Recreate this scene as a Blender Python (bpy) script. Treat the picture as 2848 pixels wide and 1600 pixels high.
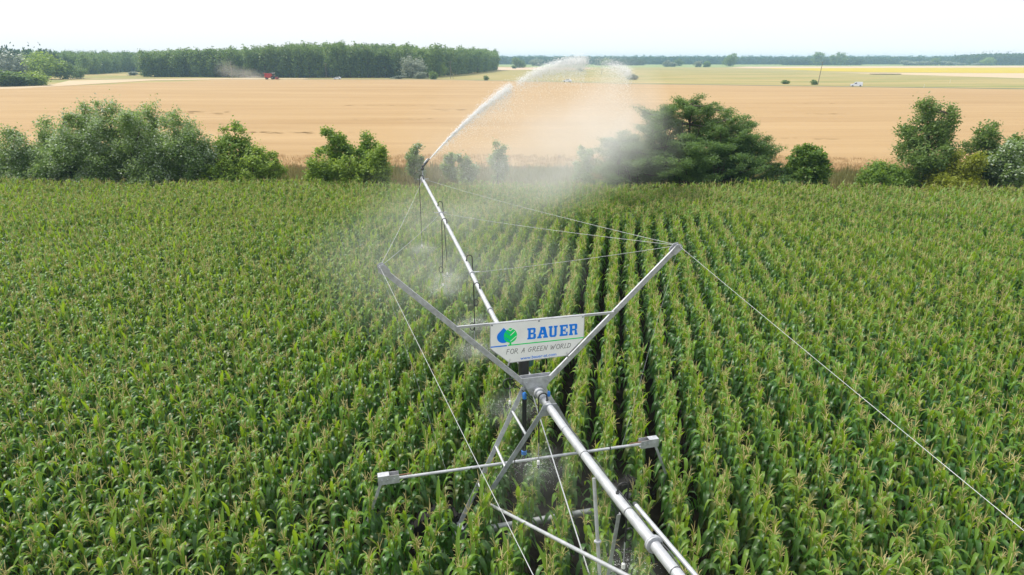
import bpy, bmesh, math, random
import numpy as np
from mathutils import Vector, Matrix, Quaternion

R = math.radians
S = bpy.context.scene
COL = S.collection
for o in list(bpy.data.objects):
    bpy.data.objects.remove(o)

# ------------------------------------------------------------------ camera
CAM_H = 11.0
cd = bpy.data.cameras.new('camera')
cam = bpy.data.objects.new('camera', cd)
COL.objects.link(cam)
cam.location = (0, 0, CAM_H)
cam.rotation_euler = (R(90) - math.atan(635 / 1899.0), 0, 0)
cd.sensor_width = 36.0
cd.lens = 36.0 * 1899.0 / 2848.0
cd.clip_start = 0.1
cd.clip_end = 20000
S.camera = cam

# ------------------------------------------------------------------ world / sun
SUN_EL, SUN_AZ = 54.0, -68.0          # azimuth from +Y towards +X: the sun stands to the left, hazy
w = bpy.data.worlds.new('World')
S.world = w
w.use_nodes = True
nt = w.node_tree
nt.nodes.clear()
out = nt.nodes.new('ShaderNodeOutputWorld')
bg = nt.nodes.new('ShaderNodeBackground')
bg.inputs['Strength'].default_value = 0.1
sky = nt.nodes.new('ShaderNodeTexSky')
sky.sky_type = 'NISHITA'
sky.sun_disc = False
sky.sun_elevation = R(SUN_EL)
sky.sun_rotation = R(SUN_AZ)
sky.dust_density = 4.0
sky.air_density = 1.0
mx = nt.nodes.new('ShaderNodeMix')
mx.data_type = 'RGBA'
mx.inputs[0].default_value = 0.86
mx.inputs[7].default_value = (8.6, 8.75, 8.95, 1)      # thin bright overcast over the whole sky
nt.links.new(sky.outputs[0], mx.inputs[6])
nt.links.new(mx.outputs[2], bg.inputs['Color'])
nt.links.new(bg.outputs[0], out.inputs['Surface'])

sl = bpy.data.lights.new('sun', 'SUN')
sl.energy = 3.3
sl.angle = R(8)
sl.color = (1.0, 0.95, 0.87)
sun = bpy.data.objects.new('sun', sl)
COL.objects.link(sun)
sd = Vector((math.sin(R(SUN_AZ)) * math.cos(R(SUN_EL)), math.cos(R(SUN_AZ)) * math.cos(R(SUN_EL)), math.sin(R(SUN_EL))))
sun.rotation_euler = (-sd).to_track_quat('-Z', 'Y').to_euler()

vs = S.view_settings
vs.view_transform = 'Standard'
vs.look = 'None'
vs.exposure = 0.45
vs.gamma = 1.0
vs.use_curve_mapping = False
S.cycles.use_denoising = True
S.cycles.max_bounces = 16
S.cycles.diffuse_bounces = 6
S.cycles.glossy_bounces = 2
S.cycles.transmission_bounces = 12
S.cycles.volume_bounces = 5
S.cycles.transparent_max_bounces = 6
S.cycles.volume_max_steps = 64

# ------------------------------------------------------------------ materials
def newmat(name):
    m = bpy.data.materials.new(name)
    m.use_nodes = True
    n = m.node_tree
    n.nodes.clear()
    o = n.nodes.new('ShaderNodeOutputMaterial')
    return m, n, o


def N(n, t, **kw):
    x = n.nodes.new(t)
    for k, v in kw.items():
        if hasattr(x, k):
            setattr(x, k, v)
        else:
            x.inputs[k].default_value = v
    return x


def rgba(c):
    return (c[0], c[1], c[2], 1)


def mixc(n, fac, a, b):
    m = n.nodes.new('ShaderNodeMix')
    m.data_type = 'RGBA'
    for i, v in ((0, fac), (6, a), (7, b)):
        if isinstance(v, (int, float)):
            m.inputs[i].default_value = v
        elif isinstance(v, tuple):
            m.inputs[i].default_value = rgba(v)
        else:
            n.links.new(v, m.inputs[i])
    return m.outputs[2]


def ramp(n, src, lo, hi):
    m = n.nodes.new('ShaderNodeMapRange')
    m.inputs[1].default_value = lo
    m.inputs[2].default_value = hi
    n.links.new(src, m.inputs[0])
    return m.outputs[0]


def noise(n, scale, detail=3, rough=0.55, vec=None, stretch=None, coord='Object'):
    x = n.nodes.new('ShaderNodeTexNoise')
    x.inputs['Scale'].default_value = scale
    x.inputs['Detail'].default_value = detail
    x.inputs['Roughness'].default_value = rough
    if vec is None:
        tc = n.nodes.new('ShaderNodeTexCoord')
        vec = tc.outputs[coord]
    if stretch:
        mp = n.nodes.new('ShaderNodeMapping')
        mp.inputs['Scale'].default_value = stretch
        n.links.new(vec, mp.inputs['Vector'])
        vec = mp.outputs[0]
    n.links.new(vec, x.inputs['Vector'])
    return x.outputs['Fac']


def metal(name, col, rough=0.45, metallic=0.6, var=0.25, scale=3.0):
    m, n, o = newmat(name)
    p = N(n, 'ShaderNodeBsdfPrincipled')
    p.inputs['Metallic'].default_value = metallic
    p.inputs['Roughness'].default_value = rough
    f = ramp(n, noise(n, scale, 5, 0.65), 0.35, 0.7)
    dark = tuple(c * (1 - var) for c in col)
    n.links.new(mixc(n, f, dark, col), p.inputs['Base Color'])
    f2 = noise(n, scale * 14, 3)
    b = N(n, 'ShaderNodeBump')
    b.inputs['Strength'].default_value = 0.08
    b.inputs['Distance'].default_value = 0.01
    n.links.new(f2, b.inputs['Height'])
    n.links.new(b.outputs[0], p.inputs['Normal'])
    n.links.new(p.outputs[0], o.inputs['Surface'])
    return m


def plain(name, col, rough=0.5, spec=0.5, var=0.12, scale=6.0):
    m, n, o = newmat(name)
    p = N(n, 'ShaderNodeBsdfPrincipled')
    p.inputs['Roughness'].default_value = rough
    p.inputs['Specular IOR Level'].default_value = spec
    f = ramp(n, noise(n, scale, 4), 0.3, 0.7)
    n.links.new(mixc(n, f, tuple(c * (1 - var) for c in col), col), p.inputs['Base Color'])
    n.links.new(p.outputs[0], o.inputs['Surface'])
    return m


def leafmat(name, c1, c2, trans, tfac=0.35, rough=0.5, pale=None, pale_at=0.75, patch=None, patch_scale=0.02, spec=0.4, rw=0.5):
    """Foliage: two greens mixed by a per-leaf random, an optional paler leaf, light coming through the blade."""
    m, n, o = newmat(name)
    at = N(n, 'ShaderNodeAttribute')
    at.attribute_name = 'tint'
    oi = N(n, 'ShaderNodeObjectInfo')
    add = N(n, 'ShaderNodeMath', operation='MULTIPLY_ADD')
    n.links.new(oi.outputs['Random'], add.inputs[0])
    add.inputs[1].default_value = rw
    sc = N(n, 'ShaderNodeMath', operation='MULTIPLY')
    n.links.new(at.outputs['Fac'], sc.inputs[0])
    sc.inputs[1].default_value = 1 - rw
    n.links.new(sc.outputs[0], add.inputs[2])
    col = mixc(n, add.outputs[0], c1, c2)
    if patch:
        pf = ramp(n, noise(n, patch_scale, 2, vec=oi.outputs['Location']), 0.42, 0.62)
        sc2 = N(n, 'ShaderNodeMath', operation='MULTIPLY')
        n.links.new(pf, sc2.inputs[0])
        sc2.inputs[1].default_value = 0.6
        col = mixc(n, sc2.outputs[0], col, patch)
    if pale:
        gt = N(n, 'ShaderNodeMath', operation='GREATER_THAN')
        n.links.new(at.outputs['Fac'], gt.inputs[0])
        gt.inputs[1].default_value = pale_at
        col = mixc(n, gt.outputs[0], col, pale)
    p = N(n, 'ShaderNodeBsdfPrincipled')
    p.inputs['Roughness'].default_value = rough
    p.inputs['Specular IOR Level'].default_value = spec
    n.links.new(col, p.inputs['Base Color'])
    t = N(n, 'ShaderNodeBsdfTranslucent')
    n.links.new(mixc(n, 0.65, col, trans), t.inputs['Color'])
    ms = N(n, 'ShaderNodeMixShader')
    ms.inputs[0].default_value = tfac
    n.links.new(p.outputs[0], ms.inputs[1])
    n.links.new(t.outputs[0], ms.inputs[2])
    n.links.new(ms.outputs[0], o.inputs['Surface'])
    return m


M = {}
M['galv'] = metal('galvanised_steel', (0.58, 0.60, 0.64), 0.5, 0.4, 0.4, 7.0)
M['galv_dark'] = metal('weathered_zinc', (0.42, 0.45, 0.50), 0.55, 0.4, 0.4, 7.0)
M['pipe'] = metal('galvanised_pipe', (0.57, 0.59, 0.62), 0.45, 0.45, 0.3, 5.0)
M['wire'] = metal('steel_wire', (0.60, 0.62, 0.64), 0.5, 0.3)
M['rust'] = plain('rusty_rod', (0.22, 0.12, 0.07), 0.8)
M['black'] = plain('black_rubber', (0.018, 0.019, 0.02), 0.55)
M['tyre'] = plain('tyre_rubber', (0.022, 0.021, 0.02), 0.85, 0.3, 0.4)
M['darkgrey'] = plain('dark_grey_plastic', (0.06, 0.065, 0.07), 0.5)
M['teal'] = plain('teal_plastic', (0.03, 0.10, 0.09), 0.4)
M['blueplastic'] = plain('blue_plastic', (0.03, 0.20, 0.62), 0.4)
M['white'] = plain('white_plastic', (0.80, 0.80, 0.79), 0.4)
M['signwhite'] = plain('white_sign_board', (0.89, 0.90, 0.91), 0.35, 0.4, 0.09, 3.0)
M['signblue'] = plain('blue_print', (0.0, 0.22, 0.88), 0.4, 0.4, 0.04)
M['signgreen'] = plain('green_print', (0.0, 0.74, 0.16), 0.4, 0.4, 0.04)
M['signgrey'] = plain('dark_print', (0.05, 0.055, 0.06), 0.5)
M['red'] = plain('red_paint', (0.38, 0.02, 0.018), 0.45)
M['glass'] = plain('tinted_glass', (0.02, 0.025, 0.03), 0.1, 0.8)
M['carwhite'] = plain('white_car_paint', (0.80, 0.81, 0.83), 0.25, 0.6, 0.03)
M['wood'] = plain('grey_wood', (0.20, 0.17, 0.14), 0.85, 0.2, 0.3)
M['asphalt'] = plain('asphalt', (0.16, 0.16, 0.165), 0.9, 0.2, 0.2, 0.4)
M['bark'] = plain('bark', (0.10, 0.085, 0.065), 0.9, 0.2, 0.4)
M['soil'] = plain('dark_soil', (0.034, 0.027, 0.02), 0.95, 0.1, 0.4, 2.0)

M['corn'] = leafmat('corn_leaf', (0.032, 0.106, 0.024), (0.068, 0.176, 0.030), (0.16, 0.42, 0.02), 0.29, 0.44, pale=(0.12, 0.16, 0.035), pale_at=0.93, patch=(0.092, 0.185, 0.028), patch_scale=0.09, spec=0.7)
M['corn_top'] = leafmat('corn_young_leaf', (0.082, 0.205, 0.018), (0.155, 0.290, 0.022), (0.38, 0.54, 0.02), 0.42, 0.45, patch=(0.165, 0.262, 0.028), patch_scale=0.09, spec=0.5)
M['stalk'] = leafmat('corn_stalk', (0.20, 0.23, 0.06), (0.30, 0.30, 0.09), (0.2, 0.25, 0.05), 0.1)
M['tassel'] = leafmat('corn_tassel', (0.50, 0.44, 0.18), (0.68, 0.60, 0.30), (0.58, 0.52, 0.22), 0.3, 0.7)
M['poplar_white'] = leafmat('white_poplar_leaf', (0.125, 0.215, 0.066), (0.24, 0.335, 0.11), (0.36, 0.52, 0.11), 0.42, 0.5, pale=(0.46, 0.53, 0.42), pale_at=0.72)
M['green'] = leafmat('mid_green_leaf', (0.10, 0.20, 0.032), (0.175, 0.285, 0.048), (0.34, 0.48, 0.05), 0.42)
M['light'] = leafmat('light_green_leaf', (0.16, 0.27, 0.045), (0.25, 0.355, 0.062), (0.42, 0.55, 0.06), 0.44)
M['locust'] = leafmat('locust_leaf', (0.058, 0.128, 0.040), (0.118, 0.20, 0.055), (0.26, 0.42, 0.07), 0.40, pale=(0.15, 0.23, 0.06), pale_at=0.88)
M['roundbush'] = leafmat('dark_bush_leaf', (0.075, 0.155, 0.024), (0.15, 0.245, 0.036), (0.30, 0.46, 0.04), 0.40)
M['yellow'] = leafmat('yellow_green_leaf', (0.19, 0.24, 0.022), (0.29, 0.32, 0.038), (0.46, 0.50, 0.04), 0.42)
M['poplar'] = leafmat('poplar_leaf', (0.080, 0.152, 0.038), (0.145, 0.22, 0.055), (0.27, 0.42, 0.07), 0.40)
M['wood_a'] = leafmat('plantation_leaf', (0.030, 0.074, 0.028), (0.20, 0.29, 0.07), (0.24, 0.38, 0.07), 0.36, patch=(0.18, 0.27, 0.06), patch_scale=0.03, rw=0.72)
M['wood_far'] = leafmat('far_wood_leaf', (0.022, 0.060, 0.032), (0.058, 0.112, 0.046), (0.11, 0.19, 0.07), 0.3)
M['grey_leaf'] = leafmat('silver_grey_leaf', (0.20, 0.24, 0.18), (0.32, 0.36, 0.27), (0.25, 0.3, 0.2), 0.3)
M['drygrass'] = leafmat('dry_grass', (0.19, 0.165, 0.07), (0.30, 0.26, 0.115), (0.34, 0.30, 0.1), 0.35, 0.8, patch=(0.14, 0.18, 0.045), patch_scale=0.12)
M['wheat_stalk'] = leafmat('wheat_stalk', (0.34, 0.225, 0.11), (0.46, 0.32, 0.17), (0.5, 0.34, 0.17), 0.3, 0.8)

# ------------------------------------------------------------------ mesh helpers
class MB:
    def __init__(self):
        self.v, self.f = [], []

    def add(self, vs, fs):
        b = len(self.v)
        self.v += [tuple(x) for x in vs]
        self.f += [tuple(b + i for i in q) for q in fs]
        return self

    def tube(self, pts, r, n=10, cap=True):
        pts = [Vector(p) for p in pts]
        rs = r if isinstance(r, (list, tuple)) else [r] * len(pts)
        vs, fs = [], []
        up = None
        for i, p in enumerate(pts):
            if i == 0:
                d = pts[1] - p
            elif i == len(pts) - 1:
                d = p - pts[i - 1]
            else:
                d = (pts[i + 1] - p).normalized() + (p - pts[i - 1]).normalized()
            d.normalize()
            if up is None:
                up = Vector((0, 0, 1)) if abs(d.z) < 0.9 else Vector((1, 0, 0))
            x = d.cross(up).normalized()
            y = x.cross(d).normalized()
            up = y
            for k in range(n):
                a = 2 * math.pi * k / n
                vs.append(p + (x * math.cos(a) + y * math.sin(a)) * rs[i])
        for i in range(len(pts) - 1):
            for k in range(n):
                k2 = (k + 1) % n
                fs.append((i * n + k, i * n + k2, (i + 1) * n + k2, (i + 1) * n + k))
        if cap:
            fs.append(tuple(reversed(range(n))))
            e = (len(pts) - 1) * n
            fs.append(tuple(e + k for k in range(n)))
        return self.add(vs, fs)

    def bar(self, p0, p1, wd, ht, up=(0, 0, 1)):
        p0, p1 = Vector(p0), Vector(p1)
        d = (p1 - p0).normalized()
        up = Vector(up)
        if abs(d.dot(up)) > 0.97:
            up = Vector((1, 0, 0))
        x = d.cross(up).normalized() * (wd / 2)
        y = x.cross(d).normalized() * (ht / 2)
        vs = [p + sx * x + sy * y for p in (p0, p1) for sx, sy in ((-1, -1), (1, -1), (1, 1), (-1, 1))]
        return self.add(vs, [(3, 2, 1, 0), (4, 5, 6, 7), (0, 1, 5, 4), (1, 2, 6, 5), (2, 3, 7, 6), (3, 0, 4, 7)])

    def angle(self, p0, p1, wd, t, up=(0, 0, 1), side=1):
        """An L section: two thin plates meeting on one edge."""
        p0, p1 = Vector(p0), Vector(p1)
        d = (p1 - p0).normalized()
        x = d.cross(Vector(up)).normalized()
        y = x.cross(d).normalized()
        self.bar(p0, p1, wd, t, up)
        q = x * (side * (wd / 2 - t / 2 - 0.001)) - y * (wd / 2 + t * 0.52)
        self.bar(p0 + q, p1 + q, t, wd, up)
        return self

    def prism(self, poly, org, u, v, nrm, t):
        """A polygon in the plane (u, v) at org, thickness t along nrm."""
        org, u, v, nrm = Vector(org), Vector(u), Vector(v), Vector(nrm)
        k = len(poly)
        vs = [org + u * a + v * b for a, b in poly] + [org + u * a + v * b + nrm * t for a, b in poly]
        fs = [tuple(range(k)), tuple(reversed(range(k, 2 * k)))]
        fs += [(i, i + k, (i + 1) % k + k, (i + 1) % k) for i in range(k)]
        return self.add(vs, fs)

    def lathe(self, prof, org, axis, n=16):
        org, ax = Vector(org), Vector(axis).normalized()
        h = Vector((0, 0, 1)) if abs(ax.z) < 0.9 else Vector((1, 0, 0))
        x = ax.cross(h).normalized()
        y = ax.cross(x).normalized()
        vs, fs = [], []
        for r, z in prof:
            for k in range(n):
                a = 2 * math.pi * k / n
                vs.append(org + ax * z + (x * math.cos(a) + y * math.sin(a)) * r)
        for i in range(len(prof) - 1):
            for k in range(n):
                k2 = (k + 1) % n
                fs.append((i * n + k, i * n + k2, (i + 1) * n + k2, (i + 1) * n + k))
        fs.append(tuple(reversed(range(n))))
        fs.append(tuple((len(prof) - 1) * n + k for k in range(n)))
        return self.add(vs, fs)

    def mesh(self, name, mat, smooth=True):
        me = bpy.data.meshes.new(name)
        me.from_pydata([tuple(q) for q in self.v], [], self.f)
        bm = bmesh.new()
        bm.from_mesh(me)
        bmesh.ops.recalc_face_normals(bm, faces=bm.faces)
        bm.to_mesh(me)
        bm.free()
        me.materials.append(mat)
        if smooth:
            me.polygons.foreach_set('use_smooth', [True] * len(me.polygons))
            me.set_sharp_from_angle(angle=R(38))
        return me

    def build(self, name, mat, parent=None, smooth=True):
        return obj(name, self.mesh(name, mat, smooth), parent)


def obj(name, me, parent=None, loc=None, rot=None, scl=None):
    o = bpy.data.objects.new(name, me)
    COL.objects.link(o)
    if parent:
        o.parent = parent
    if loc is not None:
        o.location = loc
    if rot is not None:
        o.rotation_euler = rot
    if scl is not None:
        o.scale = scl
    return o


def empty(name, loc=(0, 0, 0), rz=0.0):
    o = bpy.data.objects.new(name, None)
    o.empty_display_size = 0.2
    COL.objects.link(o)
    o.location = loc
    o.rotation_euler = (0, 0, rz)
    return o


def tag(o, label, cat=None, group=None, kind=None):
    if label:
        o['label'] = label
    if cat:
        o['category'] = cat
    if group:
        o['group'] = group
    if kind:
        o['kind'] = kind
    return o


def quads(name, V, F, mats, tint=None, midx=None):
    """Fast mesh from numpy arrays, faces all with the same number of corners."""
    me = bpy.data.meshes.new(name)
    V = np.asarray(V, np.float32)
    F = np.asarray(F, np.int32)
    k = F.shape[1]
    me.vertices.add(len(V))
    me.vertices.foreach_set('co', V.ravel())
    me.loops.add(F.size)
    me.loops.foreach_set('vertex_index', F.ravel())
    me.polygons.add(len(F))
    me.polygons.foreach_set('loop_start', np.arange(0, F.size, k, dtype=np.int32))
    me.polygons.foreach_set('loop_total', np.full(len(F), k, np.int32))
    for m in (mats if isinstance(mats, (list, tuple)) else [mats]):
        me.materials.append(m)
    if midx is not None:
        me.polygons.foreach_set('material_index', np.asarray(midx, np.int32))
    me.update(calc_edges=True)
    if tint is not None:
        a = me.attributes.new('tint', 'FLOAT', 'FACE')
        a.data.foreach_set('value', np.asarray(tint, np.float32))
    return me


PROTO = bpy.data.collections.new('prototypes')     # never linked to the scene


def scatter(name, pts, rot, scl, idx, meshes):
    """One stuff object: points that carry copies of the meshes."""
    me = bpy.data.meshes.new(name)
    pts = np.asarray(pts, np.float32)
    me.vertices.add(len(pts))
    me.vertices.foreach_set('co', pts.ravel())
    for nm, ty, arr, key in (('rot', 'FLOAT_VECTOR', rot, 'vector'), ('scl', 'FLOAT_VECTOR', scl, 'vector'), ('idx', 'INT', idx, 'value')):
        a = me.attributes.new(nm, ty, 'POINT')
        a.data.foreach_set(key, np.asarray(arr, np.int32 if ty == 'INT' else np.float32).ravel())
    o = obj(name, me)
    c = bpy.data.collections.new(name + '_pieces')
    for i, m in enumerate(meshes):
        p = bpy.data.objects.new('%s_piece_%02d' % (name, i), m)
        c.objects.link(p)
    g = bpy.data.node_groups.new(name, 'GeometryNodeTree')
    g.interface.new_socket('Geometry', in_out='INPUT', socket_type='NodeSocketGeometry')
    g.interface.new_socket('Geometry', in_out='OUTPUT', socket_type='NodeSocketGeometry')
    gi, go = g.nodes.new('NodeGroupInput'), g.nodes.new('NodeGroupOutput')
    ip = g.nodes.new('GeometryNodeInstanceOnPoints')
    ci = g.nodes.new('GeometryNodeCollectionInfo')
    ci.inputs['Collection'].default_value = c
    ci.inputs['Separate Children'].default_value = True
    ci.inputs['Reset Children'].default_value = True

    def na(nm, ty):
        x = g.nodes.new('GeometryNodeInputNamedAttribute')
        x.data_type = ty
        x.inputs['Name'].default_value = nm
        return x.outputs['Attribute']
    L = g.links.new
    L(gi.outputs[0], ip.inputs['Points'])
    L(ci.outputs[0], ip.inputs['Instance'])
    ip.inputs['Pick Instance'].default_value = True
    L(na('idx', 'INT'), ip.inputs['Instance Index'])
    L(na('rot', 'FLOAT_VECTOR'), ip.inputs['Rotation'])
    L(na('scl', 'FLOAT_VECTOR'), ip.inputs['Scale'])
    L(ip.outputs[0], go.inputs[0])
    md = o.modifiers.new('scatter', 'NODES')
    md.node_group = g
    return o


# ------------------------------------------------------------------ ground, fields, road
def sheet(name, poly, z, mat, thick=None, sub=0):
    mb = MB()
    k = len(poly)
    if thick:
        mb.prism(poly, (0, 0, z - thick), (1, 0, 0), (0, 1, 0), (0, 0, 1), thick)
    else:
        mb.add([(x, y, z) for x, y in poly], [tuple(range(k))])
    o = mb.build(name, mat, smooth=False)
    o['kind'] = 'structure'
    return o


def fieldmat(name, c1, c2, s1, stretch=(1, 1, 1), c3=None, s3=0.02, lo3=0.55, hi3=0.62, bump=0.0, bscale=3.0, fine=None):
    m, n, o = newmat(name)
    p = N(n, 'ShaderNodeBsdfPrincipled')
    p.inputs['Roughness'].default_value = 0.95
    p.inputs['Specular IOR Level'].default_value = 0.1
    col = mixc(n, ramp(n, noise(n, s1, 6, 0.62, stretch=stretch), 0.35, 0.65), c1, c2)
    if c3:
        f = ramp(n, noise(n, s3, 4, 0.6, stretch=stretch), lo3, hi3)
        col = mixc(n, f, col, c3)
    if fine:
        f = ramp(n, noise(n, fine[0], 4, 0.7, stretch=fine[2] if len(fine) > 2 else None), 0.35, 0.7)
        col = mixc(n, f, col, fine[1])
    n.links.new(col, p.inputs['Base Color'])
    if bump:
        b = N(n, 'ShaderNodeBump')
        b.inputs['Strength'].default_value = bump
        b.inputs['Distance'].default_value = 0.25
        n.links.new(noise(n, bscale, 4, 0.7), b.inputs['Height'])
        n.links.new(b.outputs[0], p.inputs['Normal'])
    n.links.new(p.outputs[0], o.inputs['Surface'])
    return m


M['meadow'] = fieldmat('meadow', (0.21, 0.21, 0.07), (0.43, 0.32, 0.155), 0.014, (.6, 4, 1), (0.19, 0.22, 0.075), 0.016, 0.52, 0.62)
M['verge'] = fieldmat('verge_soil', (0.12, 0.10, 0.045), (0.20, 0.15, 0.07), 0.25, (1, 1, 1), (0.09, 0.11, 0.03), 0.15, 0.48, 0.6, 0.6, 2.0)
M['stubble'] = fieldmat('stubble', (0.45, 0.35, 0.23), (0.51, 0.405, 0.27), 0.02, (1, 4, 1))
M['stubble_pink'] = fieldmat('far_stubble', (0.50, 0.37, 0.27), (0.54, 0.41, 0.30), 0.01, (1, 4, 1))
M['sunflower'] = fieldmat('sunflower_field', (0.42, 0.32, 0.03), (0.50, 0.38, 0.04), 0.03, (1, 4, 1), (0.32, 0.31, 0.05), 0.02, 0.52, 0.7)
M['greencrop'] = fieldmat('green_crop', (0.20, 0.26, 0.10), (0.26, 0.30, 0.12), 0.01, (1, 4, 1))


def wheatmat():
    m, n, o = newmat('ripe_wheat')
    p = N(n, 'ShaderNodeBsdfPrincipled')
    p.inputs['Roughness'].default_value = 0.9
    p.inputs['Specular IOR Level'].default_value = 0.15
    a = ramp(n, noise(n, 0.035, 6, 0.62, stretch=(0.3, 2.0, 1)), 0.32, 0.66)
    col = mixc(n, a, (0.345, 0.226, 0.106), (0.425, 0.295, 0.152))
    # drill lines running across the field
    b = ramp(n, noise(n, 0.22, 5, 0.65, stretch=(0.06, 1.6, 1)), 0.54, 0.72)
    sc = N(n, 'ShaderNodeMath', operation='MULTIPLY')
    n.links.new(b, sc.inputs[0])
    sc.inputs[1].default_value = 0.8
    col = mixc(n, sc.outputs[0], col, (0.285, 0.180, 0.082))
    f = ramp(n, noise(n, 2.6, 5, 0.75, stretch=(1, 1.6, 1)), 0.3, 0.72)
    sc = N(n, 'ShaderNodeMath', operation='MULTIPLY')
    n.links.new(f, sc.inputs[0])
    sc.inputs[1].default_value = 0.35
    col = mixc(n, sc.outputs[0], col, (0.31, 0.205, 0.102))
    n.links.new(col, p.inputs['Base Color'])
    bp = N(n, 'ShaderNodeBump')
    bp.inputs['Strength'].default_value = 0.5
    bp.inputs['Distance'].default_value = 0.15
    n.links.new(noise(n, 4.0, 5, 0.75), bp.inputs['Height'])
    n.links.new(bp.outputs[0], p.inputs['Normal'])
    n.links.new(p.outputs[0], o.inputs['Surface'])
    return m


M['wheat'] = wheatmat()
M['lodged'] = fieldmat('lodged_wheat', (0.33, 0.22, 0.105), (0.39, 0.27, 0.135), 0.5, (0.6, 1, 1), bump=0)

gr = sheet('ground', [(-9000, -400), (9000, -400), (9000, 16000), (-9000, 16000)], -0.02, M['meadow'])
sheet('corn_soil', [(-60, -14), (60, -14), (60, 49.3), (36, 49.6), (18, 51.2), (0, 51.2), (-20, 52.4), (-60, 52.6)], -0.012, M['soil'])
sheet('verge', [(-75, 52.6), (-20, 52.4), (0, 51.2), (18, 51.2), (36, 49.6), (75, 49), (75, 68.5), (50, 68.0), (24, 70.2), (0, 71.2), (-26, 71.2), (-75, 69.5)], -0.008, M['verge'])

# wheat field: an uneven sheet raised to ear height, with a real edge
def wheat_surface():
    far = [(-330, 210), (-194.3, 269.6), (-194.5, 314.5), (-196.4, 388), (-165.3, 405), (-50.5, 402), (4.9, 370), (63.2, 327), (199, 270), (330, 222)]
    near = [(-330, 64), (-75, 68), (-51, 68.6), (-26.5, 69.8), (0, 69.8), (24.3, 68.6), (49.6, 66.3), (75, 65), (330, 58)]
    nx, ny = 180, 150
    fx = [p[0] for p in far]

    def edge(P, x):
        for (x0, y0), (x1, y1) in zip(P, P[1:]):
            if x0 <= x <= x1 and x1 > x0:
                return y0 + (y1 - y0) * (x - x0) / (x1 - x0)
        return P[-1][1]
    rng = np.random.default_rng(4)
    V = []
    for j in range(ny + 1):
        t = (j / ny) ** 2.0
        for i in range(nx + 1):
            x = -330 + 660 * i / nx
            y0, y1 = edge(near, x), edge([(-330, 210), (-194.4, 300), (-165.3, 405), (-50.5, 402), (4.9, 370), (63.2, 327), (199, 270), (330, 222)], x)
            y = y0 + (y1 - y0) * t
            z = 0.62 + 0.05 * math.sin(x * .31 + y * .2) * math.sin(y * .37) + rng.normal(0, .012)
            z *= 1 - .93 * min(1, max(0, (t - .55) / .4))
            V.append((x, y, z))
    F = []
    k = nx + 1
    for j in range(ny):
        for i in range(nx):
            F.append((j * k + i, j * k + i + 1, (j + 1) * k + i + 1, (j + 1) * k + i))
    b = len(V)
    for i in range(nx + 1):
        x, y, _ = V[i]
        V.append((x, y - 0.05, 0.0))
    for i in range(nx):
        F.append((b + i, b + i + 1, i + 1, i))
    me = quads('wheat_field', V, F, M['wheat'])
    o = obj('wheat_field', me)
    o['kind'] = 'structure'


wheat_surface()
rng = np.random.default_rng(11)
# lodged hollows in the wheat: broken, darker shreds lying in the crop
for (cx, cy, lx, ly, cnt) in ((-72, 144, 13, 3.6, 46), (-35, 104, 9, 2.2, 34), (-20, 128, 7, 1.6, 16), (-8, 153, 14, 2.4, 22), (-34, 168, 20, 2.0, 18), (60, 141, 9, 1.4, 12), (-48, 118, 5, 1.2, 10), (25, 118, 10, 1.2, 10), (40, 96, 9, 1.2, 8), (-95, 120, 12, 1.5, 10), (75, 175, 20, 2, 12)):
    mb = MB()
    for q in range(cnt):
        px, py = cx + rng.normal(0, .5) * lx, cy + rng.normal(0, .5) * ly
        wx, wy = lx * rng.uniform(.03, .12), ly * rng.uniform(.05, .2)
        k = 9
        pts_ = []
        for i in range(k):
            a = 2 * math.pi * i / k
            e = rng.uniform(.55, 1.2)
            pts_.append((px + wx * e * math.cos(a), py + wy * e * math.sin(a), .69 + .002 * q))
        mb.add(pts_, [tuple(range(k))])
    lo = mb.build('lodged_wheat', M['lodged'], smooth=False)
    lo['kind'] = 'structure'

sheet('stubble_field', [(-330, 214), (-194.3, 274), (-194, 314), (-196, 386), (-165, 408), (-120, 409), (-120, 425), (-171, 434.5), (-228, 404), (-238, 383), (-212, 330), (-212, 316), (-330, 250)], 0.09, M['stubble'], 0.1)
sheet('near_stubble_strip', [(280, 622), (311.6, 434.5), (700, 330), (700, 520), (423.5, 591.8)], 0.004, M['stubble'])
sheet('sunflower_field', [(322.9, 925.3), (305, 700), (330, 640), (424, 593), (900, 480), (1100, 900), (718, 1006)], 0.010, M['sunflower'])
sheet('far_stubble_field', [(300, 1000), (322.9, 926), (718, 1008), (1200, 905), (1400, 1200), (869, 1230), (362, 1110)], 0.006, M['stubble_pink'])
sheet('green_crop_field', [(60, 1010), (290, 1010), (362, 1112), (900, 1290), (1600, 1400), (1500, 1700), (-100, 1700), (-30, 1150)], 0.002, M['greencrop'])
sheet('pale_field', [(-30, 760), (80, 820), (120, 990), (-25, 1010)], 0.003, M['stubble_pink'])
sheet('bare_patch', [(275, 545), (283, 541), (296, 545), (300, 551), (288, 556), (276, 552)], 0.35, M['soil'], 0.36)


def strip(name, pts, wd, z, mat):
    L, Rr = [], []
    for i, (x, y) in enumerate(pts):
        a = pts[max(i - 1, 0)]
        b = pts[min(i + 1, len(pts) - 1)]
        d = Vector((b[0] - a[0], b[1] - a[1])).normalized()
        L.append((x - d.y * wd / 2, y + d.x * wd / 2))
        Rr.append((x + d.y * wd / 2, y - d.x * wd / 2))
    mb = MB()
    k = len(pts)
    mb.add([(x, y, z) for x, y in L + Rr], [(i, i + 1, k + i + 1, k + i) for i in range(k - 1)])
    o = mb.build(name, mat, smooth=False)
    o['kind'] = 'structure'


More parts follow.
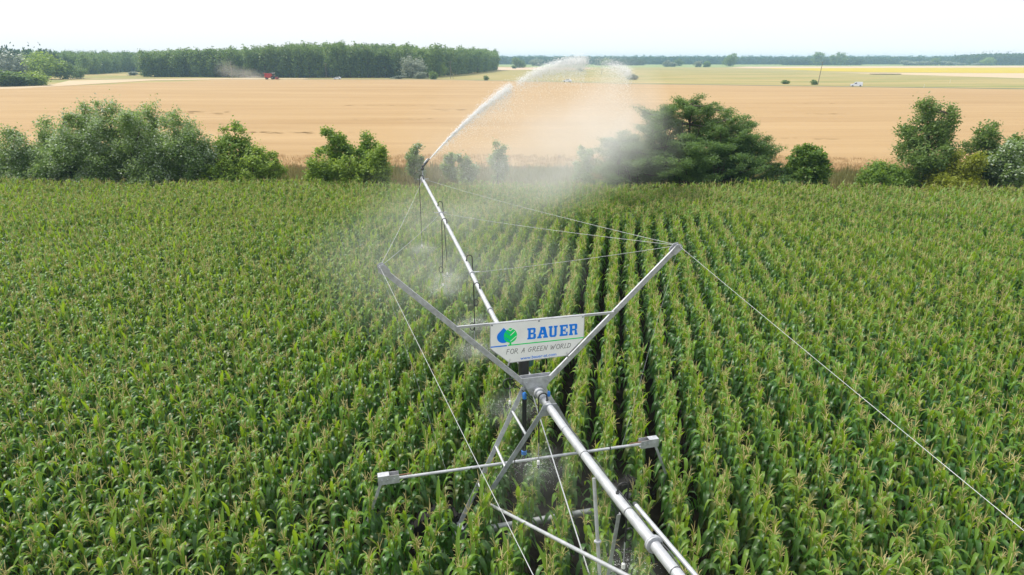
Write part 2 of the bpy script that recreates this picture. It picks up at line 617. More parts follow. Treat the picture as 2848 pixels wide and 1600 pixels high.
ROAD = [(-240, 425), (-165, 412), (-100, 410), (-50, 408.5), (5, 380), (28, 366), (64, 336), (145, 322), (200, 281), (400, 196)]
ROAD = [(-260, 421), (-165, 412.5), (-50, 409), (0, 383), (64, 334.5), (120, 310), (200, 279.5), (420, 190)]
strip('field_road', ROAD, 4.2, 0.012, M['asphalt'])

# ------------------------------------------------------------------ corn
AZ = R(8.8)
ROWD = np.array([math.sin(AZ), math.cos(AZ)])      # along the rows
ROWN = np.array([math.cos(AZ), -math.sin(AZ)])     # across the rows
TW = np.array([0.534, 13.847])
A2 = np.array([-0.2515, 0.9679])
C2 = np.array([0.9679, 0.2515])


def leaf_geo(L, wd, ph0, ph1, seg=6, twist=0.0, bendp=1.5, side=0.0):
    fold_at = .30 + .16 * (bendp - 1.1)
    """A corn blade from the origin along +X: rises, arches over, hangs; folded along the midrib."""
    vs, fs = [], []
    x = z = y = 0.0
    for i in range(seg + 1):
        t = i / seg
        q_ = min(1.0, max(0.0, (t - fold_at + .26) / .52))
        ph = ph0 + (ph1 - ph0) * q_ * q_ * (3 - 2 * q_)
        ww = wd * min(1.0, 0.5 + 2.4 * t) * max(0.03, (1 - t ** 4.0)) * 0.5
        tw = twist * t
        # across direction, tilted by the twist
        ax = Vector((-math.cos(ph) * math.sin(tw), math.cos(tw), math.sin(ph) * math.sin(tw)))
        nrm = Vector((-math.cos(ph), 0, math.sin(ph)))
        c = Vector((x, y, z))
        fold = ww * 0.35
        vs += [c - ax * ww + nrm * fold, c, c + ax * ww + nrm * fold]
        x += math.sin(ph) * L / seg
        z += math.cos(ph) * L / seg
        y += side * t * L / seg
    for i in range(seg):
        for k in (0, 1):
            fs.append((3 * i + k, 3 * i + k + 1, 3 * i + k + 4, 3 * i + k + 3))
    return vs, fs


rnd = random.Random(7)
LEAVES = []          # (mesh, kind) shared blades; kinds: low, mid, top
LEAFGEO = {'low': [], 'mid': [], 'top': []}
for kind, cnt in (('low', 5), ('mid', 8), ('top', 6)):
    for i in range(cnt):
        if kind == 'low':
            g = leaf_geo(rnd.uniform(.62, .8), rnd.uniform(.09, .11), R(rnd.uniform(14, 30)), R(rnd.uniform(140, 170)), 7, rnd.uniform(-.7, .7), 1.1, rnd.uniform(-.3, .3))
        elif kind == 'mid':
            g = leaf_geo(rnd.uniform(.53, .78), rnd.uniform(.094, .120), R(rnd.uniform(8, 24)), R(rnd.uniform(135, 174)), 7, rnd.uniform(-.8, .8), rnd.uniform(1.1, 1.7), rnd.uniform(-.35, .35))
        else:
            g = leaf_geo(rnd.uniform(.40, .62), rnd.uniform(.065, .09), R(rnd.uniform(10, 26)), R(rnd.choice((25, 40, 110, 140, 160)) + rnd.uniform(-8, 8)), 6, rnd.uniform(-.6, .6), rnd.uniform(1.3, 2.2), rnd.uniform(-.3, .3))
        me = bpy.data.meshes.new('leaf')
        me.from_pydata([tuple(q) for q in g[0]], [], g[1])
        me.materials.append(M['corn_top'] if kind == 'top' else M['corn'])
        me.polygons.foreach_set('use_smooth', [True] * len(me.polygons))
        a = me.attributes.new('tint', 'FLOAT', 'FACE')
        tv = .97 if (kind != 'top' and i == cnt - 1) else rnd.random() * .88
        a.data.foreach_set('value', [tv] * len(me.polygons))
        LEAFGEO[kind].append((g, me, tv))


def tassel_geo(r):
    mb = MB()
    k = r.randint(6, 8)
    mb.tube([(0, 0, 0), (0, 0, .20), (r.uniform(-.02, .02), r.uniform(-.02, .02), .40)], [.008, .007, .003], 4)
    for i in range(k):
        a = 2 * math.pi * i / k + r.uniform(-.3, .3)
        el = R(r.uniform(25, 65))
        L = r.uniform(.14, .24)
        h = r.uniform(.02, .14)
        d = Vector((math.cos(a) * math.sin(el), math.sin(a) * math.sin(el), math.cos(el)))
        p = Vector((0, 0, h))
        q = p + d * L + Vector((0, 0, -.05 * math.sin(el)))
        sdv = Vector((-math.sin(a), math.cos(a), 0)) * .0060
        m = p + d * L * .55 + Vector((0, 0, .015))
        mb.add([p - sdv, p + sdv, m + sdv, m - sdv, q + sdv * .5, q - sdv * .5], [(0, 1, 2, 3), (3, 2, 4, 5)])
        up = Vector((0, 0, .0060))
        mb.add([p - up, p + up, m + up, m - up, q + up * .5, q - up * .5], [(0, 1, 2, 3), (3, 2, 4, 5)])
    return mb


TASSELS = []
for i in range(5):
    mb = tassel_geo(rnd)
    me = mb.mesh('tassel', M['tassel'], smooth=False)
    TASSELS.append((mb, me))


def stalk_geo(h):
    mb = MB()
    mb.tube([(0, 0, -.03), (0.005, 0, h * .5), (0, .004, h)], [.016, .014, .008], 5)
    return mb


STALK_H = 2.02
STALK = stalk_geo(STALK_H).mesh('stalk', M['stalk'])
# an ear of corn in its husk with a dark silk tuft
ear = MB()
ear.lathe([(.008, 0), (.028, .04), (.032, .10), (.024, .18), (.006, .22)], (0, 0, 0), (0.42, 0, 0.9), 7)
EAR = ear.mesh('ear', M['stalk'])


def plant_recipe(r):
    """List of (kind, index, z, azimuth) for the blades, with the tassel index."""
    n = r.randint(10, 12)
    base = r.choice((0, math.pi)) + r.uniform(-.35, .35)
    out_ = []
    for i in range(n):
        t = i / (n - 1)
        z = .40 + t * (STALK_H - .43) + r.uniform(-.03, .03)
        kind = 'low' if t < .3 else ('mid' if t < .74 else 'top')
        az = base + math.pi * i + r.uniform(-.55, .55)
        out_.append((kind, r.randrange(len(LEAFGEO[kind])), z, az))
    return out_, r.randrange(len(TASSELS)), base


RECIPES = [plant_recipe(rnd) for _ in range(22)]


def joined_plant(rec, tas=True):
    mb_v, mb_f, mi, ti = [], [], [], []

    def put(vs, fs, m, t):
        b = len(mb_v)
        mb_v.extend(vs)
        for q in fs:
            mb_f.append([b + i for i in q])
            mi.append(m)
            ti.append(t)
    st = stalk_geo(STALK_H)
    put(st.v, [f for f in st.f if len(f) == 4], 2, .5)
    for kind, i, z, az in rec[0]:
        g, me, tv = LEAFGEO[kind][i]
        c, s = math.cos(az), math.sin(az)
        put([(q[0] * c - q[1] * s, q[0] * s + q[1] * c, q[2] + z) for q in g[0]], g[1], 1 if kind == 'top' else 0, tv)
    if tas:
        tb = TASSELS[rec[1]][0]
        put([(q[0], q[1], q[2] + STALK_H - .02) for q in tb.v], [f for f in tb.f if len(f) == 4], 3, .5)
    me = quads('corn_plant_piece', mb_v, mb_f, [M['corn'], M['corn_top'], M['stalk'], M['tassel']], ti, mi)
    me.polygons.foreach_set('use_smooth', [True] * len(me.polygons))
    return me


def field_edge(x):
    P = [(-60, 52.3), (-20, 52.1), (0, 50.8), (18, 51.0), (36, 49.2), (60, 48.8)]
    return np.interp(x, [p[0] for p in P], [p[1] for p in P])


def corn_points():
    rg = np.random.default_rng(21)
    P = []
    ROW, SP = 0.84, 0.165
    HEAD = 39.5                                     # beyond this the headland is sown across
    for j in range(-105, 106):
        off = j * ROW + rg.normal(0, .02)
        u = np.arange(-14, 75, SP)
        u = u + rg.normal(0, .035, len(u))
        x = ROWN[0] * off + ROWD[0] * u + rg.normal(0, .03, len(u))
        y = ROWN[1] * off + ROWD[1] * u + rg.normal(0, .03, len(u))
        P.append(np.stack([x, y], 1)[y < HEAD + .03 * x + rg.normal(0, .25)])
    for j in range(0, 22):
        u = np.arange(-62, 62, SP)
        u = u + rg.normal(0, .035, len(u))
        y = HEAD + .45 + .03 * u + j * .70 + rg.normal(0, .03, len(u))
        P.append(np.stack([u, y], 1))
    P = np.concatenate(P)
    x, y = P[:, 0], P[:, 1]
    # what the camera (and one a step aside) can see, with a margin
    th = math.atan(635 / 1899)
    zc = y * math.cos(th) + (CAM_H - 2) * math.sin(th)
    ok = (y > 5.0) & (np.abs(x) < 0.85 * zc + 4.0) & (y < field_edge(x) + rg.normal(0, .12, len(x)))
    # the machine's wheels and base beam have pressed a gap
    rel = P - TW
    al, cr = rel @ A2, rel @ C2
    beam = (np.abs(al + .45) < .15) & (np.abs(cr) < 3.2)
    wheel = (np.abs(al + .30) < .36) & (np.abs(np.abs(cr) - 2.45) < .75)
    track = (np.abs(al + .45) < .24) & (cr < -2) & (cr > -6)
    gap = rg.random(len(x)) < .03
    ok &= ~(beam | wheel | gap | (track & (rg.random(len(x)) < .8)))
    return P[ok], rg


CP, rg = corn_points()
# smooth stand-height variation over the field
hv = 1.0 + .05 * np.sin(CP[:, 0] * .33 + 1.2) * np.sin(CP[:, 1] * .27) + .03 * np.sin(CP[:, 0] * .9 + CP[:, 1] * .7) + rg.normal(0, .04, len(CP))
rz = np.where(CP[:, 1] > 39.5 + .03 * CP[:, 0], .03, math.pi / 2 - AZ) + rg.normal(0, .52, len(CP)) + math.pi * rg.integers(0, 2, len(CP))
tilt = rg.normal(0, .05, (len(CP), 2))
# camera-visible nearest plants become single things
th = math.atan(635 / 1899)
zcam = CP[:, 1] * math.cos(th) + (CAM_H - 2.2) * math.sin(th)
ycam = ((CAM_H - 2.2) * math.cos(th) - CP[:, 1] * math.sin(th)) / zcam * 1899
vis = (np.abs(CP[:, 0]) < .735 * zcam) & (ycam < 760)
order = np.where(vis, zcam, 1e9).argsort()
single = order[:300]
rest = np.setdiff1d(np.arange(len(CP)), single)
variants = [joined_plant(r, q % 6 != 1) for q, r in enumerate(RECIPES)]
field = scatter('corn_field', np.column_stack([CP[rest], np.zeros(len(rest))]),
                np.column_stack([tilt[rest], rz[rest]]),
                np.column_stack([hv[rest], hv[rest], hv[rest]]), rg.integers(0, len(variants), len(rest)), variants)
tag(field, 'dense green maize crop with tan tassels standing in long rows', 'corn', kind='stuff')

for q, i in enumerate(single):
    rec = RECIPES[q % len(RECIPES)]
    root = empty('corn_plant', (CP[i, 0], CP[i, 1], 0))
    root.rotation_euler = (tilt[i, 0], tilt[i, 1], rz[i])
    s = float(hv[i])
    root.scale = (s, s, s)
    tag(root, 'single tall maize plant with arching green leaves and tan tassel along the crop front', 'corn plant', 'front maize plants')
    obj('stalk', STALK, root)
    for kind, k, z, az in rec[0]:
        obj('leaf', LEAFGEO[kind][k][1], root, (0, 0, z), (0, 0, az))
    if q % 6 != 1:
        obj('tassel', TASSELS[rec[1]][1], root, (0, 0, STALK_H - .02))
    if q % 2 == 0:
        obj('ear', EAR, root, (0.01, 0, .95), (0, 0, rec[2]))

# ------------------------------------------------------------------ leaf clouds and trees
def leaf_cloud(name, centers, sig, per, size, mat, rng, up_bias=0.4, aspect=0.6, flat=1.0):
    """Many small leaf faces gathered round cluster centres."""
    C = np.repeat(np.asarray(centers, float), per, axis=0)
    sg = np.repeat(np.asarray(sig, float), per) if np.ndim(sig) else np.full(len(C), sig)
    d = rng.normal(0, 1, (len(C), 3)) * sg[:, None]
    d[:, 2] *= flat
    P = C + d
    n = rng.normal(0, 1, (len(C), 3))
    n /= np.linalg.norm(n, axis=1)[:, None]
    n[:, 2] = np.abs(n[:, 2]) + up_bias
    n /= np.linalg.norm(n, axis=1)[:, None]
    t = np.cross(n, rng.normal(0, 1, (len(C), 3)))
    t /= np.linalg.norm(t, axis=1)[:, None] + 1e-9
    b = np.cross(n, t)
    sz = size * rng.uniform(.6, 1.35, len(C))[:, None]
    t, b = t * sz, b * sz * aspect
    V = np.empty((len(C), 4, 3))
    V[:, 0], V[:, 1], V[:, 2], V[:, 3] = P - t, P - b * .9, P + t, P + b * .9
    F = np.arange(len(C) * 4).reshape(-1, 4)
    cl = np.repeat(rng.random(len(centers)), per)
    tint = np.clip(.55 * cl + .45 * rng.random(len(C)), 0, 1)
    pale = rng.random(len(C)) < .12
    tint[pale] = 1.0
    return quads(name, V.reshape(-1, 3), F, mat, tint)


def blob_points(rng, blobs, n, inner=0.45):
    B = np.asarray(blobs, float)
    vol = B[:, 3] * B[:, 4] * B[:, 5]
    pick = rng.choice(len(B), n, p=vol / vol.sum())
    u = rng.normal(0, 1, (n, 3))
    u /= np.linalg.norm(u, axis=1)[:, None]
    r = inner + (1 - inner) * rng.random(n) ** .6
    return B[pick, :3] + u * r[:, None] * B[pick, 3:]


def limbs(trunk_pts, trunk_r, targets, rng, r0=.05, name='trunk'):
    mb = MB()
    mb.tube(trunk_pts, trunk_r, 7)
    tp = [Vector(p) for p in trunk_pts]
    for c in targets:
        c = Vector(c)
        best = min(tp[1:], key=lambda p: (p - c).length + max(0, p.z - c.z) * 2)
        mid = best.lerp(c, .55) + Vector((0, 0, -.06 * (c - best).length))
        mb.tube([best, mid, c], [r0, r0 * .6, r0 * .2], 4, cap=False)
    return mb


def tree(name, label, cat, x, y, h, wd, mat, seed, style='round', leaf=.17, dens=1.0, group=None):
    rng = np.random.default_rng(seed)
    leaf *= .74
    root = empty(name, (x, y, 0), rng.uniform(0, 6.28))
    tag(root, label, cat, group)
    r = wd / 2
    if style == 'poplar':           # upright, ragged, foliage to the ground
        blobs = [(rng.normal(0, .18) * r, rng.normal(0, .18) * r, h * z, r * k, r * k, h * .17) for z, k in ((.17, .8), (.36, 1.0), (.56, .92), (.74, .68), (.88, .36))]
        nc, sg, flat = int(110 * dens), .25, 1.0
    elif style == 'airy':           # poplar with a bare foot
        blobs = [(rng.normal(0, .2) * r, rng.normal(0, .2) * r, h * z, r * k, r * k, h * .15) for z, k in ((.30, .8), (.46, 1.0), (.62, .9), (.78, .62), (.91, .34))]
        nc, sg, flat = int(85 * dens), .24, .9
    elif style == 'shrub':
        blobs = [(rng.uniform(-.5, .5) * r, rng.uniform(-.5, .5) * r, h * z, r * k, r * k, h * .26) for z, k in ((.28, .85), (.34, .8), (.55, .75), (.72, .55))]
        nc, sg, flat = int(80 * dens), .24, .9
    elif style == 'dome':
        blobs = [(0, 0, h * .5, r, r, h * .48)]
        nc, sg, flat = int(110 * dens), .2, .9
    elif style == 'thin':
        blobs = [(rng.normal(0, .15) * r, 0, h * z, r * k, r * k, h * .16) for z, k in ((.4, .8), (.6, .8), (.8, .5))]
        nc, sg, flat = int(42 * dens), .20, 1.0
    elif style == 'locust':         # tiers of flat sprays on long limbs
        nb = int(20 * dens)
        ctr = []
        for i in range(nb):
            f = (i + .5) / nb
            az = i * 2.4 + rng.normal(0, .3)
            ln = r * (1.18 - .80 * f ** 1.5) * rng.uniform(.75, 1.15)
            z0, rise = h * (.06 + .72 * f), ln * rng.uniform(.2, .75) + h * .1 * f
            for t in np.linspace(.25, 1, 7):
                ctr.append((math.cos(az) * ln * t + rng.normal(0, .12), math.sin(az) * ln * t + rng.normal(0, .12), z0 + rise * t ** .8 + rng.normal(0, .06)))
        ctr = np.array(ctr)
        nc, sg, flat = len(ctr), .20, .42
    if style != 'locust':
        ctr = blob_points(rng, blobs, nc, .42)
    ctr[:, 2] = np.clip(ctr[:, 2], .12 * h if style != 'airy' else .2 * h, h * .94)
    sg_ = rng.uniform(.7, 1.35, nc) * sg * (wd / 4.0) ** .5
    me = leaf_cloud('crown', ctr, sg_, int(62 * (0.15 / leaf) ** 1.6), leaf, mat, rng, flat=flat, aspect=.34 if style == 'locust' else .6)
    obj('crown', me, root)
    k = 5
    tr = [(rng.normal(0, .03) * h * (i / k), rng.normal(0, .03) * h * (i / k), -.05 + h * .85 * i / k) for i in range(k + 1)]
    r0 = .022 * h
    mb = limbs(tr, [r0 * (1 - .9 * i / k) + .01 for i in range(k + 1)], ctr[:: (3 if style in ('locust', 'airy', 'thin') else 6)], rng, r0 * .35)
    if style in ('locust', 'shrub', 'poplar'):
        for q in range(3 if style != 'poplar' else 1):
            a = rng.uniform(0, 6.28)
            t2 = [(0, 0, 0), (math.cos(a) * r * .25, math.sin(a) * r * .25, h * .35), (math.cos(a) * r * .5, math.sin(a) * r * .5, h * .72)]
            mb.tube(t2, [r0 * .6, r0 * .42, r0 * .1], 6)
    mb.build('trunk', M['bark'], root)
    return root


GP = 'silvery white poplars in the thicket behind the maize'
WP = 'bushy white poplar in the dense silvery thicket at the maize edge'
for i, (x, y, h, wd) in enumerate(((-44.5, 57, 5.6, 4.6), (-39.9, 55.5, 5.75, 4.6), (-38.9, 58, 6.5, 4.2), (-35.5, 55.2, 7.1, 4.2), (-35.9, 58.6, 7.7, 4.2), (-32.6, 56.7, 8.05, 4.5), (-29.7, 55.3, 7.3, 4.0), (-30.4, 59, 7.8, 4.0), (-27.3, 56.3, 7.5, 4.4), (-25.2, 55.0, 6.3, 3.8), (-37.6, 54.8, 4.2, 3.6), (-33.3, 54.6, 4.4, 3.6), (-29.0, 54.4, 4.2, 3.4), (-42.5, 54.8, 4.2, 3.8))):
    tree('poplar_tree', WP, 'poplar', x, y, h, wd, M['poplar_white'], 100 + i, 'poplar', .125, 1.3, GP)
tree('shrub', 'bright green shrub leaning on the end of the silvery thicket', 'shrub', -23.4, 54.8, 4.6, 3.6, M['light'], 130, 'shrub', .15, 1.2)
tree('green_tree', 'dark green tree with ragged top standing behind two bright shrubs', 'tree', -22.6, 57.6, 6.5, 3.7, M['green'], 131, 'airy', .15, 1.2)
tree('shrub', 'round bright green shrub beside a thin wispy sapling', 'shrub', -20.9, 55, 4.5, 3.2, M['light'], 132, 'shrub', .15, 1.2)
tree('sapling', 'thin wispy sapling in dry grass right of the bright shrub', 'sapling', -19.2, 55.6, 4.1, 2.4, M['light'], 133, 'thin', .13, .8)
tree('shrub', 'wide light green shrub on the left foot of the clump', 'shrub', -15.6, 55, 4.3, 3.0, M['light'], 134, 'shrub', .15, 1.15)
tree('green_tree', 'taller green tree crowning the clump of light shrubs', 'tree', -14.6, 57.5, 5.7, 2.8, M['green'], 135, 'airy', .15, 1.1)
tree('green_tree', 'second green tree of the clump, rounded top', 'tree', -12.1, 57, 5.4, 2.6, M['green'], 136, 'airy', .15, 1.1)
tree('shrub', 'light green shrub in front between the two clump trees', 'shrub', -12.8, 54.6, 4.2, 2.4, M['light'], 137, 'shrub', .15, 1.0)
tree('shrub', 'upright light green shrub ending the clump, touching the drifting spray', 'shrub', -10.7, 55, 4.5, 2.1, M['light'], 138, 'poplar', .15, .8)
SG = 'saplings veiled by the spray'
SL = 'small pale sapling veiled by drifting spray mist'
for i, (x, y, h, wd) in enumerate(((-8.5, 60, 4.4, 2.0), (-3.9, 58, 3.7, 2.2), (-1.2, 59, 4.7, 2.2), (6.0, 58, 4.3, 2.3), (-5.6, 61, 3.3, 1.6))):
    tree('sapling', SL, 'sapling', x, y, h, wd, M['poplar_white'], 150 + i, 'thin', .12, .85, SG)
LG = 'spreading locust trees in the big clump'
LL = 'spreading locust tree with layered feathery sprays in the big dark clump'
for i, (x, y, h, wd) in enumerate(((8.6, 56, 5.6, 5.4), (11.6, 57, 7.9, 6.2), (14.7, 58, 8.75, 6.6), (17.4, 56.5, 7.5, 6.0), (19.4, 55.5, 5.4, 5.6), (14.0, 54.9, 5.0, 6.4), (12.9, 58.5, 8.2, 6.4), (16.4, 59, 8.3, 6.6), (10.2, 55.2, 4.6, 5.6), (18.6, 57.5, 6.6, 6.4), (16.6, 55.0, 5.2, 6.0))):
    tree('locust_tree', LL, 'tree', x, y, h, wd, M['locust'], 160 + i, 'locust', .12, 1.15, LG)
tree('low_shrub', 'low spreading dark shrub between locust clump and round bush', 'shrub', 21.8, 55, 2.9, 3.6, M['locust'], 170, 'shrub', .13, 1.0)
tree('round_bush', 'dense rounded dark green bush standing alone beside the locust clump', 'bush', 24.1, 56, 4.5, 3.4, M['roundbush'], 171, 'dome', .15, 1.6)
tree('low_bush', 'low dull green bush sunk in dry grass', 'bush', 30.0, 55.3, 3.2, 3.2, M['green'], 172, 'dome', .14, 1.0)
tree('poplar_tree', 'tall full poplar behind the yellow-green tree', 'poplar', 34.4, 57, 8.2, 4.9, M['poplar'], 173, 'airy', .15, 2.0)
tree('yellow_green_tree', 'squat yellow-green tree at the foot of the tall poplar', 'tree', 34.9, 54.3, 4.2, 4.4, M['yellow'], 174, 'shrub', .15, 1.5)
tree('poplar_tree', 'slender twin-topped poplar next to the yellow-green tree', 'poplar', 39.0, 57, 6.3, 3.6, M['poplar'], 175, 'airy', .15, 1.2)
tree('poplar_tree', 'lower poplar with grey-green leaves in front of slender poplar', 'poplar', 39.7, 55, 5.0, 3.0, M['poplar_white'], 176, 'airy', .15, 1.1)
tree('poplar_tree', 'poplar at the far end of the verge past the slender poplar', 'poplar', 43.2, 58, 6.0, 3.6, M['poplar'], 177, 'airy', .15, 1.2)
tree('low_shrub', 'low weedy shrub in dry grass below the tall poplar', 'shrub', 32.2, 56, 2.4, 2.6, M['green'], 178, 'dome', .14, .6)

# dry verge grass and the wheat's stalky near edge
def tuft(mat, h, n, spread, rng, wd=.02):
    V, F, T = [], [], []
    for i in range(n):
        a = rng.uniform(0, 6.28)
        x, y = rng.normal(0, spread, 2)
        L = h * rng.uniform(.55, 1.1)
        dx, dy = math.cos(a) * L * .35 * rng.random(), math.sin(a) * L * .35 * rng.random()
        px, py = -math.sin(a) * wd, math.cos(a) * wd
        b = len(V)
        V += [(x - px, y - py, 0), (x + px, y + py, 0), (x + dx + px * .4, y + dy + py * .4, L), (x + dx - px * .4, y + dy - py * .4, L)]
        F.append((b, b + 1, b + 2, b + 3))
        T.append(rng.random())
    return quads('tuft', V, F, mat, T)


rng = np.random.default_rng(31)
n = 17000
x = rng.uniform(-56, 56, n)
y = field_edge(x) + .2 + rng.random(n) ** 1.1 * 18.2
ok = y < np.interp(x, [-75, -51, -26, 0, 24, 50, 75], [68, 68.6, 69.8, 69.8, 68.6, 66.3, 65]) + .3
x, y = x[ok], y[ok]
sc = rng.uniform(.5, 1.35, len(x))
vg = scatter('verge_grass', np.column_stack([x, y, np.zeros(len(x))]), np.column_stack([np.zeros((len(x), 2)), rng.uniform(0, 6.28, len(x))]),
             np.column_stack([sc, sc, sc * rng.uniform(.7, 1.4, len(x))]), rng.integers(0, 4, len(x)),
             [tuft(M['drygrass'], .75, 16, .22, rng, .028) for _ in range(4)])
tag(vg, 'dry brown and green grass on the strip between maize and wheat', 'grass', kind='stuff')
n = 5200
x = rng.uniform(-58, 58, n)
y = np.interp(x, [-75, -51, -26, 0, 24, 50, 75], [68, 68.6, 69.8, 69.8, 68.6, 66.3, 65]) - .35 + rng.random(n) ** 1.6 * 9
sc = rng.uniform(.8, 1.15, n)
we = scatter('wheat_edge', np.column_stack([x, y, np.zeros(n)]), np.column_stack([np.zeros((n, 2)), rng.uniform(0, 6.28, n)]),
             np.column_stack([sc, sc, sc]), rng.integers(0, 3, n), [tuft(M['wheat_stalk'], .82, 26, .2, rng, .02) for _ in range(3)])
tag(we, 'ripe wheat stalks along the near edge of the field', 'wheat', kind='stuff')

# ------------------------------------------------------------------ far trees and woods
UNIT = {'column': (19.0, 9.5), 'round': (12.0, 14.0), 'bush': (5.0, 7.0)}      # height, width the crown meshes are built at


def far_tree_mesh(seed, kind, mat, leaf, nclus, per):
    """Crown built in metres at the size given in UNIT, scaled a little on placing."""
    rng = np.random.default_rng(seed)
    if kind == 'column':
        blobs = [(rng.normal(0, .05), rng.normal(0, .05), z, k, k, .13) for z, k in ((.12, .26), (.22, .36), (.36, .44), (.52, .50), (.67, .50), (.80, .42), (.91, .27))]
    elif kind == 'round':
        blobs = [(rng.normal(0, .1), rng.normal(0, .1), z, k, k, .2) for z, k in ((.15, .36), (.32, .44), (.5, .5), (.68, .44), (.83, .28))]
    else:
        blobs = [(rng.uniform(-.22, .22), rng.uniform(-.22, .22), z, .36, .36, .30) for z in (.22, .34, .46, .6)]
    ctr = blob_points(rng, blobs, nclus, .5)
    ctr[:, 2] = np.clip(ctr[:, 2], .05, .97)
    h, wd = UNIT[kind]
    ctr = ctr * np.array([wd, wd, h])
    me = leaf_cloud('crown', ctr, (.055 * wd + .03 * h) * .75, per, leaf, mat, rng, aspect=.7)
    me['unit_h'], me['unit_w'] = h, wd
    return me


FT = {}
FT['column'] = [far_tree_mesh(300 + i, 'column', M['wood_a'], .52, 100, 20) for i in range(7)]
FT['round'] = [far_tree_mesh(320 + i, 'round', M['wood_a'], .55, 110, 22) for i in range(4)]
FT['round_far'] = [far_tree_mesh(330 + i, 'round', M['wood_far'], .95, 60, 12) for i in range(4)]
FT['bush'] = [far_tree_mesh(340 + i, 'bush', M['poplar'], .30, 100, 24) for i in range(3)]
FT['grey'] = [far_tree_mesh(350 + i, 'round', M['grey_leaf'], .5, 110, 22) for i in range(2)]
FT['greybush'] = [far_tree_mesh(355 + i, 'bush', M['grey_leaf'], .32, 100, 20) for i in range(2)]
FT['bright'] = [far_tree_mesh(360, 'round', M['light'], .5, 110, 22)]
FT['brightbush'] = [far_tree_mesh(361, 'bush', M['light'], .32, 100, 22)]
tk = MB()
tk.tube([(0, 0, -.01), (.004, .003, .3), (0, 0, .8)], [.022, .017, .006], 6)
TRUNK = tk.mesh('trunk', M['bark'])


def far_tree(name, label, cat, x, y, h, wd, meshes, i, group=None):
    root = empty(name, (x, y, 0), (i * 1.7) % 6.28)
    me = meshes[i % len(meshes)]
    uh, uw = me['unit_h'], me['unit_w']
    root.scale = (wd / uw, wd / uw, h / uh)
    tag(root, label, cat, group)
    obj('crown', me, root)
    obj('trunk', TRUNK, root, scl=(uh, uh, uh))
    return root


# poplar plantation: the front ranks are single trees, the body behind is one wood
rng = np.random.default_rng(41)
FRONT = [(-246, 486), (-178, 455), (-112, 447), (-58, 446)]
SIDE = [(-58, 446), (-44, 520), (-30, 640), (-18, 775)]


def along(P, step):
    outp = []
    for (x0, y0), (x1, y1) in zip(P, P[1:]):
        d = math.hypot(x1 - x0, y1 - y0)
        for k in range(int(d / step)):
            t = k * step / d
            outp.append((x0 + (x1 - x0) * t, y0 + (y1 - y0) * t))
    return outp


k = 0
hgt = lambda x: float(np.interp(x, [-250, -215, -180, -150, -125, -60, -20], [15.8, 17.0, 16.8, 19.6, 20.2, 19.8, 19.5]))
for row in range(2):
    for (x, y) in along(FRONT, 5.6):
        far_tree('poplar_tree', 'tall slender poplar in the front rank of the plantation behind the wheat', 'poplar', x + rng.normal(0, .9), y + row * 6 + rng.normal(0, .8), hgt(x) * rng.uniform(.82, 1.08), rng.uniform(7.6, 10.6), FT['column'], k, 'front rank of the poplar plantation')
        k += 1
for (x, y) in along(SIDE, 7.5):
    far_tree('poplar_tree', 'poplar on the receding flank of the plantation beside the meadow', 'poplar', x + rng.normal(0, 1.2), y + rng.normal(0, 1), rng.uniform(17.5, 20.5), rng.uniform(8.5, 11.5), FT['column'], k, 'meadow flank of the poplar plantation')
    k += 1


def wood(name, label, polys, spacing, hr, wr, meshes, seed, flat=None):
    rng = np.random.default_rng(seed)
    pts = []
    for (x0, x1, y0, y1, skew) in polys:
        for x in np.arange(x0, x1, spacing):
            for y in np.arange(y0, y1, spacing):
                pts.append((x + rng.normal(0, spacing * .22) + skew * (y - y0), y + rng.normal(0, spacing * .22), 0))
    pts = np.array(pts)
    h = rng.uniform(*hr, len(pts))
    if flat:
        h = h * np.interp(pts[:, 0], flat[0], flat[1])
    wd = rng.uniform(*wr, len(pts))
    o = scatter(name, pts, np.column_stack([np.zeros((len(pts), 2)), rng.uniform(0, 6.28, len(pts))]), np.column_stack([wd / meshes[0]['unit_w'], wd / meshes[0]['unit_w'], h / meshes[0]['unit_h']]), rng.integers(0, len(meshes), len(pts)), meshes)
    tag(o, label, 'wood', kind='stuff')


wood('plantation_wood', 'dense body of poplar plantation behind its front rank', [(-236, -64, 466, 500, -.03), (-230, -70, 500, 600, -.02)], 7.0, (.92, 1.05), (8.5, 11), FT['column'], 51, ([-250, -215, -180, -150, -125, -60], [15.5, 16.6, 16.5, 19.4, 20.2, 19.6]))
wood('plantation_flank_wood', 'rear body of poplar plantation narrowing beside the meadow', [(-130, -62, 600, 700, .08), (-110, -44, 700, 790, .06)], 8.0, (17.5, 20.0), (8, 10), FT['column'], 52)
wood('left_near_wood', 'rounded dark wood behind the single trees at the left field corner', [(-372, -318, 545, 610, -.2)], 9, (13.5, 15.5), (11, 14), FT['round'], 53)
wood('left_middle_wood', 'long low wood closing the left horizon', [(-560, -262, 640, 720, -.12), (-620, -560, 560, 640, -.1)], 10, (15, 17.5), (11, 15), FT['round'], 54)
wood('left_tall_wood', 'taller greyish trees massed at the left edge', [(-430, -335, 490, 545, -.1)], 9, (14.5, 18), (10, 14), FT['round_far'], 55)
wood('far_horizon_wood', 'blue hazy belt of woodland along the far horizon', [(-120, 1850, 1580, 1700, 0), (-200, 400, 1720, 1800, 0)], 17, (13.0, 16.5), (16, 22), FT['round_far'], 56)
wood('far_horizon_ridge', 'farthest pale blue treeline on the horizon', [(-900, 3300, 2600, 2680, 0)], 26, (17, 24), (24, 34), FT['round_far'], 57)
wood('right_far_wood', 'taller blue-green wood at the right horizon', [(905, 1500, 1390, 1500, .1)], 14, (19, 23), (15, 20), FT['round_far'], 58, ([905, 960, 1300], [.85, .95, 1.08]))
